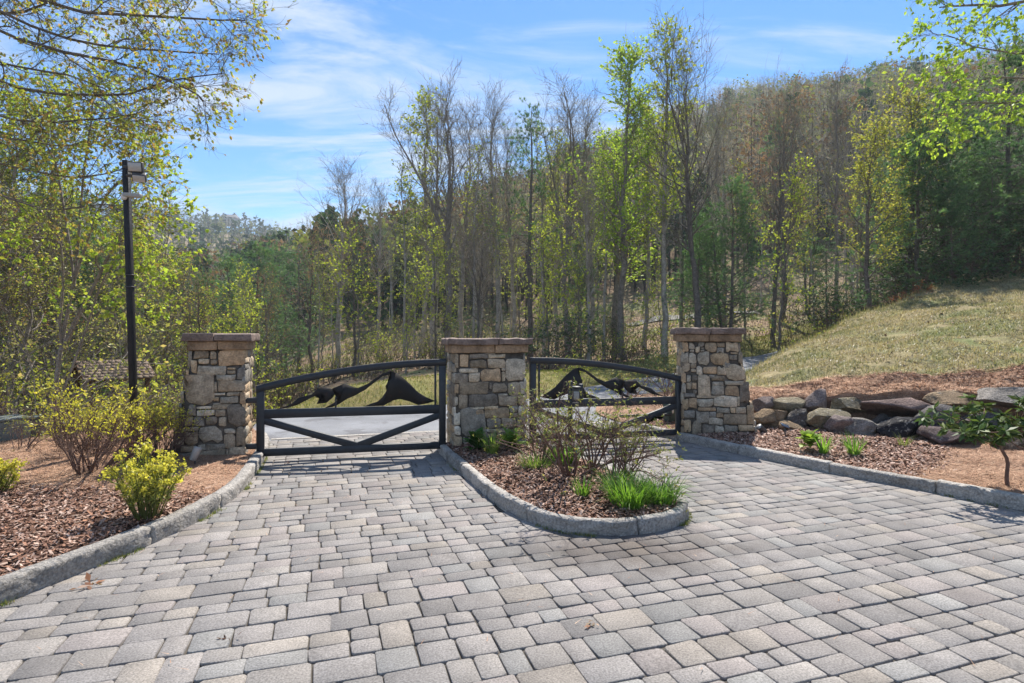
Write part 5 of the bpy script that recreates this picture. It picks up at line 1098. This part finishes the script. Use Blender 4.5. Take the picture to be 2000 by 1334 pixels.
LM = [([mt[2], W(-130, -20, 12.0), W(100, 60, 11.6), W(280, 85, 11.4), W(430, 95, 11.3)], .045),
      ([mt[1], W(-140, 120, 12.4), W(60, 135, 11.9), W(190, 160, 11.5), W(260, 200, 11.3)], .035),
      ([mt[1], W(-140, 260, 12.4), W(40, 280, 11.9), W(110, 290, 11.5), W(180, 280, 11.2)], .03),
      ([mt[2], W(-120, -60, 11.8), W(120, 20, 11.4), W(330, 40, 11.2), W(480, 55, 11.2)], .052),
      ([mt[2], W(-100, -120, 12.4), W(150, -60, 12.0), W(340, -20, 11.6), W(470, -5, 11.4)], .049),
      ([mt[1], W(-150, 40, 12.2), W(80, 90, 11.6), W(260, 120, 11.4), (W(370, 165, 11.2)), W(405, 190, 11.2)], .046),
      ([mt[1], W(-120, 150, 12.6), W(60, 180, 12.0), W(220, 190, 11.6), W(310, 165, 11.3), W(420, 150, 11.2)], .043),
      ([mt[1], W(-140, 210, 12.0), W(60, 235, 11.5), W(170, 232, 11.3), W(240, 230, 11.2), W(290, 220, 11.2)], .031),
      ([mt[1], W(-140, 300, 12.2), W(40, 330, 11.6), W(130, 350, 11.2), W(200, 345, 10.9), W(250, 330, 10.9)], .031),
      ([mt[0], W(-130, 380, 12.0), W(30, 410, 11.4), W(110, 430, 11.0), W(180, 420, 10.8), W(230, 430, 10.8)], .027),
      ([mt[1], W(-80, 60, 13.4), W(60, 20, 13.0), W(180, -40, 12.6), W(300, -80, 12.2)], .043)]
limbs_tree('maple', 'spreading tree with bronze-green young leaves reaching in over the lamp pole', mbase, LM, 77, .26, 'barkdark', .075, [(0.42, 0.44, 0.09), (0.50, 0.39, 0.12), (0.42, 0.27, 0.12), (0.42, 0.50, 0.09), (0.36, 0.42, 0.08)], 11500, (17, 7, 5), (1.05, .58, .26), trunk_top=mt)
# lime-leaved small tree behind the pole
b2 = at(100, 13.0); t2 = [b2 + A(.05, 0, 1.2), b2 + A(.2, 0, 2.6), b2 + A(.5, 0, 4.2)]
L2 = [([t2[2], W(200, 400, 12.8), W(250, 350, 12.6), W(280, 310, 12.5)], .03), ([t2[1], W(240, 440, 12.6), W(280, 430, 12.3), W(325, 440, 12.2)], .03), ([t2[1], W(230, 480, 12.8), W(265, 490, 12.5), W(305, 500, 12.3)], .03),
      ([t2[1], W(120, 480, 12.8), W(60, 460, 12.5), W(0, 450, 12.4)], .03), ([t2[0], W(210, 540, 12.8), W(250, 545, 12.6), W(290, 560, 12.4)], .025), ([t2[2], W(120, 330, 13.2), W(80, 250, 13.2), W(60, 180, 13.2)], .03), ([t2[2], W(170, 300, 13.2), W(180, 220, 13.3), W(170, 140, 13.3)], .03)]
limbs_tree('young_tree', 'small bright lime-leaved tree right behind the lamp pole', b2, L2, 78, .07, 'bark', .09, LIME + YG, 6000, (10, 5, 4), (.95, .45, .22), trunk_top=t2, droop=.1)
# twiggy thicket that fills the valley edge behind the beds
for k, (px, d, top, key, lb) in enumerate([
    (40, 15.5, 330, 'tangle', 'tangled leaning sapling behind the cabinets'), (-60, 14.5, 330, 'tangle', 'upright leafy sapling past the view\'s edge behind the cabinets'), (205, 19.5, 420, 'sapC', 'thin sapling with brownish buds behind the shelter'),
    (20, 18.5, 150, 'tulipB', 'tall thin-leaved pale tree seen through the maple branches'), (110, 20, 120, 'tulipB', 'second tall pale tree seen through the maple branches'), (10, 13.2, 600, 'underB', 'tangled brownish shrub behind the cabinets'), (40, 14.0, 660, 'underA', 'sparse leafy shrub behind the utility pedestal'),
    (-40, 13.0, 480, 'underB', 'tangled brownish shrub at the view\'s edge behind the cabinets'), (325, 15.0, 655, 'underA', 'yellow-green shrub between the shelter and the straw-capped pillar'), (330, 17.5, 590, 'underA', 'taller yellow-green shrub behind the straw-capped pillar\'s valley side'),
    (265, 19, 500, 'tangle', 'leaning sapling beyond the shelter roof'), (300, 21, 430, 'sapA', 'upright sapling well behind the shelter'), (100, 19.5, 360, 'tangle', 'olive twiggy thicket tree beyond the cabinets'), (235, 20.5, 400, 'tangle', 'olive twiggy thicket tree beyond the lamp pole'), (320, 22, 470, 'tangle', 'twiggy thicket tree in the dip past the shelter'), (-30, 18.5, 200, 'tangle', 'tall twiggy thicket tree at the view edge'), (-20, 16, 350, 'rust', 'rust-budded tree at the view\'s edge beyond the cabinets'), (150, 22, 350, 'pineA', 'dark pine seen through the thicket behind the shelter'), (20, 21, 250, 'pineB', 'dark pine deep behind the maple branches'),
    (110, 19, 540, 'underA', 'leafy shrub on the slope beyond the shelter'), (-10, 15, 600, 'underA', 'leafy shrub behind the dark green cabinet')]):
    hero(key, px, d, top, lb, k * .9, sxy=1.2)

# maple-like foliage hanging in over the bank from outside the view
rb = A(17.5, 13.6, 3.0); rt = [A(17.2, 13.5, 5), A(16.8, 13.4, 8), A(16.2, 13.2, 12)]
LR = [([rt[2], W(2150, -60, 13.0), W(2020, 0, 12.8), W(1910, 10, 12.7), W(1840, 15, 12.6)], .06), ([rt[1], W(2150, 90, 13.0), W(2010, 110, 12.8), W(1900, 95, 12.6), W(1850, 80, 12.6)], .031), ([rt[1], W(2150, 150, 13.0), W(2000, 150, 12.8), W(1910, 150, 12.6), W(1850, 175, 12.6)], .031),
      ([rt[0], W(2130, 200, 13.0), W(1990, 195, 12.8), W(1890, 200, 12.6), W(1840, 225, 12.6)], .031), ([rt[2], W(2150, -140, 13.2), W(2000, -80, 12.8), W(1900, -60, 12.6)], .06)]
limbs_tree('maple', 'bright-leaved tree reaching in over the dark pines above the bank', rb, LR, 79, .2, 'bark', .092, LIME, 7500, (11, 6, 4), (.95, .46, .22), trunk_top=rt, droop=.5, cl=2)

# ------------------------------------------------------------------ bed plants
YTIP = [(0.62, 0.58, 0.06), (0.52, 0.52, 0.06), (0.68, 0.60, 0.09), (0.44, 0.42, 0.08)]
def own(key, loc, h, label, rotz=0, sxy=1.0, tilt=(0, 0), name=None, group=None): return place(key, loc, h, rotz, tilt, label, group, sxy=sxy, name=name)
proto('azalea', bush, 'azalea_shrub', 1.15, 31, 34, .60, .015, 3600, .042, YTIP, 'leaf', 'shrub', .26, .55, 7, 5, -.1, .10, .45, 'stem', 0, .80, cutz=.56)
own('azalea', A(-4.95, 6.75, .14), 1.22, 'wide bare-stemmed shrub with yellow-green leaf tips in front of the lamp pole', .4, 1.0, (0, R_(15)))
own('azalea', A(-4.55, 7.25, .12), .95, 'bushy yellow-tipped shrub crowding the straw-capped pillar', 2.2, .85, (0, R_(3)))
own('azalea', A(-5.75, 7.7, .10), .85, 'bare-stemmed shrub with few leaf tips near the utility pedestal', 3.9, 1.0)
own('azalea', A(-8.7, 8.4, .05), 1.15, 'straggly shrub screening the dark green cabinet', 5.0, 1.1)
own('azalea', A(-5.9, 8.6, .05), .80, 'shrub behind the lamp pole with reddish bare stems', 1.3, 1.0)
own('azalea', A(-9.0, 8.8, .0), 1.5, 'tall straggly shrub at the view\'s edge past the cabinets', .9, 1.1)
# euphorbias
def euphorbia(label, base, Ht, seed, n=58, rad=.20):
    rng = np.random.default_rng(seed); base = A(*base); root = thing('euphorbia', label, 'shrub', base, 'yellow euphorbias in the bark bed'); st, lf, fl = MB(), MB(), MB()
    a = rng.random(n) * 6.283; r = rad * rng.random(n) ** .55; d = nrm(np.stack([np.cos(a) * r * 1.3, np.sin(a) * r * 1.3, np.full(n, Ht)], 1) + rng.normal(0, .04, (n, 3))); p0 = np.stack([np.cos(a) * r * .45, np.sin(a) * r * .45, np.full(n, -.03)], 1) + base; L = Ht * rng.uniform(.62, 1.08, n) * (1 - .25 * (r / rad) ** 2)
    P = np.stack([p0, p0 + d * (L * .4)[:, None], p0 + d * (L * .75)[:, None] + rng.normal(0, .012, (n, 3)), p0 + (d + rng.normal(0, .06, d.shape)) * L[:, None]], 1); wood(st, P, np.full((n, 4), .0045), 4); bark_tint(st, (0.20, 0.22, 0.07))
    q, dd = along(P, 24, .3, .93, rng); o = rng.normal(0, 1, q.shape); leaf_quads(lf, q, .055, rng, [(0.34, 0.37, 0.09), (0.27, 0.32, 0.09), (0.42, 0.42, 0.09)], .0, .17, .3, nrm(o) * 1.2 + EZ * .5)
    e = P[:, -1]; k = 26; q = np.repeat(e, k, 0) + rng.normal(0, .017, (n * k, 3)); leaf_quads(fl, q, .027, rng, [(0.58, 0.54, 0.09), (0.52, 0.50, 0.09), (0.64, 0.58, 0.13)], -.3, .9, .3)
    st.build('stem', MAT['leaf'], root); lf.build('foliage', MAT['leaf'], root); fl.build('flower_heads', MAT['leaf'], root)
    return root
euphorbia('round yellow-flowered euphorbia in the bark mulch beside the kerb', (-3.33, 5.2, .15), .58, 51, 78, .23)
euphorbia('yellow euphorbia cut off at the view\'s edge', (-5.30, 5.8, .14), .42, 52, 46, .18)
# island
EVG = [(0.24, 0.26, 0.09), (0.19, 0.22, 0.08), (0.33, 0.29, 0.11), (0.15, 0.19, 0.06)]
proto('islandA', bush, 'azalea_shrub', 1.1, 33, 12, .70, .014, 950, .045, EVG, 'leaf', 'shrub', .08, .6, 5, 4, .1, .2, .36, 'stem', 6, .50)
proto('islandB', bush, 'azalea_shrub', .95, 34, 12, .78, .013, 900, .044, EVG, 'leaf', 'shrub', .10, .6, 5, 4, .1, .05, .36, 'stem', 6, .62)
own('islandA', A(.66, 6.45, .16), 1.24, 'bare-stemmed shrub with leathery leaf tips in front of the keypad pedestal', .5, 1.15)
own('islandB', A(1.12, 6.3, .15), 1.08, 'twisted bare-stemmed shrub toward the island\'s tip', 2.0, 1.05, (0, R_(5)))
own('islandA', A(.36, 7.2, .16), .90, 'half-hidden shrub behind the keypad-side shrub', 3.3, 1.0)
own('islandB', A(.42, 8.05, .16), .85, 'low leafy shrub leaning on the middle pillar', 4.4, 1.0)
own('islandA', A(.95, 6.75, .15), 1.12, 'wiry upright shrub in the middle of the island between the other bare shrubs', 1.1, 1.05, (0, R_(6)))
own('islandB', A(1.36, 6.7, .15), 1.0, 'thin-stemmed shrub leaning over the far lane', 5.3, 1.0, (R_(-4), R_(8)))
def blade_clump(name, label, base, n, Ht, seed, width=.014, cols=None, spread=.10, arch=.9, cat='plant', group=None, rad=None):
    """strap leaves arching out of a crown, each a curved four-segment blade"""
    rng = np.random.default_rng(seed); base = A(*base); a = rng.random(n) * 6.283; r = (rad or spread) * rng.random(n) ** .5; az = a + rng.normal(0, .5, n); L = Ht * rng.uniform(.6, 1.2, n); el = np.clip(rng.normal(1.25, .18, n), .6, 1.55); bend = arch * rng.uniform(.5, 1.5, n)
    p = base + np.stack([np.cos(a) * r, np.sin(a) * r, np.full(n, -.02)], 1); s = np.stack([-np.sin(az), np.cos(az), np.zeros(n)], 1); V = []; k = 5
    for i in range(k):
        w = width * (1 - (i / (k - 1)) ** 2 * .93) / 2; V += [p - s * w, p + s * w]; e = el - bend * (i / (k - 1)); p = p + np.stack([np.cos(az) * np.cos(e), np.sin(az) * np.cos(e), np.sin(e)], 1) * (L / (k - 1))[:, None]
    V = np.stack(V, 1).reshape(-1, 3); f = np.concatenate([np.stack([np.arange(n) * 2 * k + 2 * i, np.arange(n) * 2 * k + 2 * i + 1, np.arange(n) * 2 * k + 2 * i + 3, np.arange(n) * 2 * k + 2 * i + 2], 1) for i in range(k - 1)])
    cols = cols or [(0.13, 0.26, 0.035), (0.10, 0.21, 0.03), (0.18, 0.31, 0.05)]; c = np.array(cols)[rng.integers(0, len(cols), n)] * rng.uniform(.75, 1.2, (n, 1))
    root = thing(name, label, cat, base, group); MB().add(V, f, np.repeat(c, 2 * k, 0)).build('foliage', MAT['leaf'], root); return root
def broad_clump(name, label, base, n, L0, seed, cols, aspect=.42, group=None, el0=.75):
    """hosta-like rosette of broad pointed leaves"""
    rng = np.random.default_rng(seed); base = A(*base); az = rng.random(n) * 6.283; lay = rng.random(n); el = .25 + lay * el0 + rng.normal(0, .12, n); L = L0 * rng.uniform(.7, 1.15, n); s = np.stack([-np.sin(az), np.cos(az), np.zeros(n)], 1); p = np.tile(base, (n, 1)) + EZ * (lay * .06)[:, None]; V = []; k = 6
    prof = [.06, .08, .75, 1.0, .65, .04]; 
    for i in range(k):
        w = (L * aspect * prof[i] / 2)[:, None]; e = el + .55 - 1.25 * i / (k - 1); lift = np.array([0, 0, .12, .16, .1, 0])[i]
        V += [p - s * w + EZ * lift * w, p, p + s * w + EZ * lift * w]; p = p + np.stack([np.cos(az) * np.cos(e), np.sin(az) * np.cos(e), np.sin(e)], 1) * (L / (k - 1))[:, None]
    V = np.stack(V, 1).reshape(-1, 3); o = np.arange(n) * 3 * k; f = np.concatenate([np.stack([o + 3 * i + j, o + 3 * i + j + 1, o + 3 * i + 4 + j, o + 3 * i + 3 + j], 1) for i in range(k - 1) for j in (0, 1)])
    c = np.array(cols)[rng.integers(0, len(cols), n)] * rng.uniform(.8, 1.2, (n, 1)); root = thing(name, label, 'plant', base, group); MB().add(V, f, np.repeat(c, 3 * k, 0)).build('foliage', MAT['leaf'], root, smooth=True); return root
HG = [(0.07, 0.17, 0.035), (0.09, 0.21, 0.04), (0.055, 0.13, 0.03)]; HB = [(0.17, 0.30, 0.05), (0.22, 0.34, 0.06), (0.13, 0.25, 0.045)]
broad_clump('hosta', 'dark green hosta at the middle pillar\'s foot by the first gate', (-.50, 8.02, .13), 46, .30, 61, HG)
broad_clump('hosta', 'bright green hosta in front of the middle pillar', (-.02, 7.92, .15), 60, .30, 62, HB, .30)
blade_clump('grass_clump', 'pale upright grass clump between the two hostas', (-.27, 7.72, .15), 130, .36, 63, .011, [(0.26, 0.36, 0.08), (0.20, 0.31, 0.06)], .06, .5)
blade_clump('grass_clump', 'mounded soft green tuft behind the bare shrubs by the keypad post', (.30, 6.95, .15), 220, .26, 64, .008, [(0.17, 0.27, 0.06), (0.12, 0.22, 0.05), (0.22, 0.30, 0.08)], .17, 1.2)
blade_clump('daylily', 'fresh daylily clump under the keypad pedestal', (.66, 7.15, .16), 150, .36, 65, .013, None, .16, .9)
blade_clump('daylily', 'small upright daylily tuft in front of the bare shrub stems', (.71, 5.72, .14), 60, .26, 66, .012, None, .05, .6)
blade_clump('daylily', 'thickest daylily clump on the island\'s tip by the kerb', (1.15, 5.55, .13), 330, .34, 67, .012, None, .19, 1.0)
blade_clump('daylily', 'arching daylily clump spilling over the kerb at the island\'s outer corner', (1.46, 5.66, .13), 260, .36, 68, .011, [(0.11, 0.24, 0.035), (0.08, 0.18, 0.03), (0.15, 0.27, 0.05)], .16, 1.5)
blade_clump('daylily', 'loose daylily leaves behind the thickest clump', (1.12, 6.0, .14), 120, .32, 69, .012, None, .14, 1.0)
# bed below the boulders
broad_clump('leafy_perennial', 'bright green broad-leaved clump in the bark below the lichen boulder', (4.22, 8.05, .17), 34, .24, 71, [(0.30, 0.42, 0.06), (0.24, 0.36, 0.05)], .62)
blade_clump('daylily', 'daylily shoots tucked against the bright broad-leaved clump', (4.30, 7.85, .16), 40, .28, 72, .02, [(0.16, 0.32, 0.05), (0.22, 0.38, 0.06)], .05, .35)
blade_clump('daylily', 'narrow upright daylily tuft below the pointed tan-topped rock', (4.66, 7.75, .16), 75, .29, 73, .014, [(0.14, 0.28, 0.05), (0.18, 0.32, 0.06)], .07, .4)
blade_clump('weed_tuft', 'sparse weedy tuft below the speckled black boulder', (5.62, 8.15, .20), 34, .20, 74, .008, [(0.20, 0.25, 0.07), (0.15, 0.2, 0.05)], .07, .7)
# little rhododendron with a crooked stem
def little_rhodo():
    rng = np.random.default_rng(81); b = G(1968, 940, .16); b[2] = .14; d = b[1]; root = thing('rhododendron', 'little rhododendron with one crooked bare stem and two leaf clusters in the straw', 'shrub', b); st, lf = MB(), MB()
    T = catmull(np.array([b - EZ * .05, W(1966, 930, d), W(1968, 900, d), W(1955, 875, d), W(1955, 855, d)]), 10); wood(st, T[None], np.linspace(.021, .014, 10)[None], 8)
    ends = []
    for cx, cy, sx, sy, n, dd in ((1880, 812, 52, 32, 22, .1), (1905, 835, 44, 24, 15, -.1), (1965, 850, 48, 24, 15, .05), (2010, 800, 48, 32, 22, 0), (2040, 830, 52, 32, 18, -.1)):
        mid = W(cx, cy + 12, d + dd); L = catmull(np.array([T[-1], (T[-1] + mid) / 2 + EZ * .03, mid]), 6); wood(st, L[None], np.linspace(.012, .007, 6)[None], 6)
        for _ in range(n):
            e = W(cx + rng.normal(0, sx * .6), cy + rng.normal(0, sy * .6), d + dd + rng.normal(0, .12)); q = catmull(np.array([L[3], (L[3] + e) / 2 + rng.normal(0, .02, 3), e]), 5); wood(st, q[None], np.linspace(.006, .0035, 5)[None], 4); ends.append((e, nrm(q[-1] - q[-2])))
    for e, dr in ends:
        k = 15; o = rng.normal(0, 1, (k, 3)); dr2 = nrm(dr + EZ * .8); o = nrm(o - np.outer(o @ dr2, dr2)) + dr2 * .25; leaf_quads(lf, np.tile(e, (k, 1)), .105, rng, [(0.07, 0.125, 0.035), (0.10, 0.15, 0.04), (0.055, 0.10, 0.03), (0.13, 0.17, 0.05)], .25, .36, .25, o * 2.2, 1.5)
    st.build('stem', MAT['stem'], root, smooth=True); lf.build('foliage', MAT['gloss'], root)
little_rhodo()
own('islandB', A(-7.0, 8.1, .06), .82, 'sparse dark-stemmed shrub in front of the utility cabinets', 2.4, 1.1)
# plants behind the gate
own('rhodo', A(4.2, 15.2, .1), 1.5, 'round evergreen shrub behind the hinge end of the second gate', 1.0, .8)
own('islandB', A(2.6, 13.0, .1), 1.15, 'bare shrub in the straw bed beyond the second gate', 2.0, 1.2)
own('islandA', A(3.3, 12.4, .15), 1.0, 'leggy shrub in the straw bed next to the motor box', 3.0, 1.2)
own('underA', A(1.9, 15.6, .1), 1.5, 'loose yellow-green shrub at the bend of the road beyond the second gate', 3.0, .9)
own('underB', A(.15, 9.9, .0), 1.1, 'wiry bare shrub squeezed behind the middle pillar', 3.0, .7)
own('underB', A(-6.4, 11.5, -.1), 1.3, 'wiry brown shrub at the road edge beyond the first gate', 1.0, .9)
own('underA', A(-7.2, 13.5, -.3), 1.5, 'leafy shrub down the bank beyond the first gate', 2.0, .9)

# ------------------------------------------------------------------ fallen bough on the bank and litter on the paving
def bough():
    rng = np.random.default_rng(91); c = W(1805, 588, 19.2); b = c; root = thing('fallen_bough', 'fallen bough with rust-brown dead needles lying near the top of the bank', 'branch', b); st, lf = MB(), MB()
    P = catmull(np.array([W(1752, 608, 18.6), W(1775, 588, 18.8), W(1805, 571, 19.2), W(1842, 576, 19.6)]), 10); wood(st, P[None], np.linspace(.015, .03, 10)[None], 6); P1, R1, _ = spawn(P[None], np.full((1, 10), .03), 34, .02, .8, .9, .5, 5, -.25, rng, .12, .4, .006); wood(st, P1, R1, 4)
    q, d = along(P1, 12, .1, 1, rng); needle_tufts(lf, q, d - EZ * .3, 7, .14, .012, rng, [(0.34, 0.12, 0.05), (0.27, 0.09, 0.04), (0.40, 0.17, 0.08)], .7); st.build('branch', MAT['barkdark'], root, smooth=True); lf.build('dead_needles', MAT['leaf'], root)
bough()
def litter(label, px, py, r, n, seed, cols):
    rng = np.random.default_rng(seed); b = G(px, py, .004); p = b + rng.normal(0, r * .45, (n, 3)) * A(1, 1, 0) + EZ * rng.uniform(.002, .014, n)[:, None]; mb = MB(); d = rng.normal(0, 1, (n, 3)) * A(1, 1, .25); leaf_quads(mb, p, r * .8, rng, cols, 0, .4, .5, d * 2, 3); o = mb.build('dry_leaves', MAT['leaf'], origin=b); o['kind'] = 'thing'; tag(o, label, 'leaf litter')
litter('orange dry oak leaf scrap on the pavers near the lower middle', 1160, 1222, .05, 8, 1, RUST)
litter('flat rusty needle bunch on the pavers by the long kerb', 180, 1143, .08, 12, 2, RUST)
litter('small brown leaf scrap on the lower pavers', 445, 1248, .035, 6, 3, [(0.14, 0.07, 0.05)])
litter('brown curled leaf on the pavers in front of the first gate', 558, 905, .05, 6, 4, [(0.16, 0.06, 0.03)])
def drive_litter():                                                # needles and crumbs drifted over the paving, moss and weeds along the kerb feet
    rng = np.random.default_rng(95); n = 2600; x = rng.uniform(-3.2, 5.0, n); y = rng.uniform(3.0, 9.5, n); w = np.exp(-((x + 1.6) / 1.2) ** 2 - ((y - 7.2) / 1.6) ** 2) + .10; ok = (rng.random(n) < w) & in_poly(x, y, PAVE) & ~in_poly(x, y, ISL)
    p = np.stack([x[ok], y[ok], np.full(ok.sum(), .006)], 1); straw('pine_needles', p, .06, .004)
    mb = MB(); pts = []
    for path, side, cnt in ((KERB_L, -1, 420), (ISL, -1, 300), (KERB_R, 1, 60)):
        P = shift(catmull(path, 300), .012, side); i = rng.integers(20, 295, cnt); i = i[vnoise(P[i, 0], P[i, 1], 3.0, 3) > .15]; q = np.repeat(P[i], 9, 0); pts.append(np.c_[q + rng.normal(0, .018, q.shape), np.full(len(q), -.004)])
    blades('weeds', np.concatenate(pts), .035, .007, [(0.19, 0.24, 0.05), (0.13, 0.18, 0.04), (0.26, 0.24, 0.08)], .9)
drive_litter()
def twig_litter():                                                 # dead twigs and leaf scraps over the beds and bank
    rng = np.random.default_rng(96); p = sample_surface(S_BANK, 900, lambda q: q[:, 0] < q[:, 1] + 1); chips('leaf_scraps', p, .07, .035, [(0.30, 0.19, 0.11), (0.22, 0.13, 0.08), (0.36, 0.26, 0.17)], .5)
twig_litter()

# ------------------------------------------------------------------ prototypes were only sources for the copies
for p in PROTO.values():
    for ch in list(p['root'].children): bpy.data.objects.remove(ch, do_unlink=True)
    bpy.data.objects.remove(p['root'], do_unlink=True)
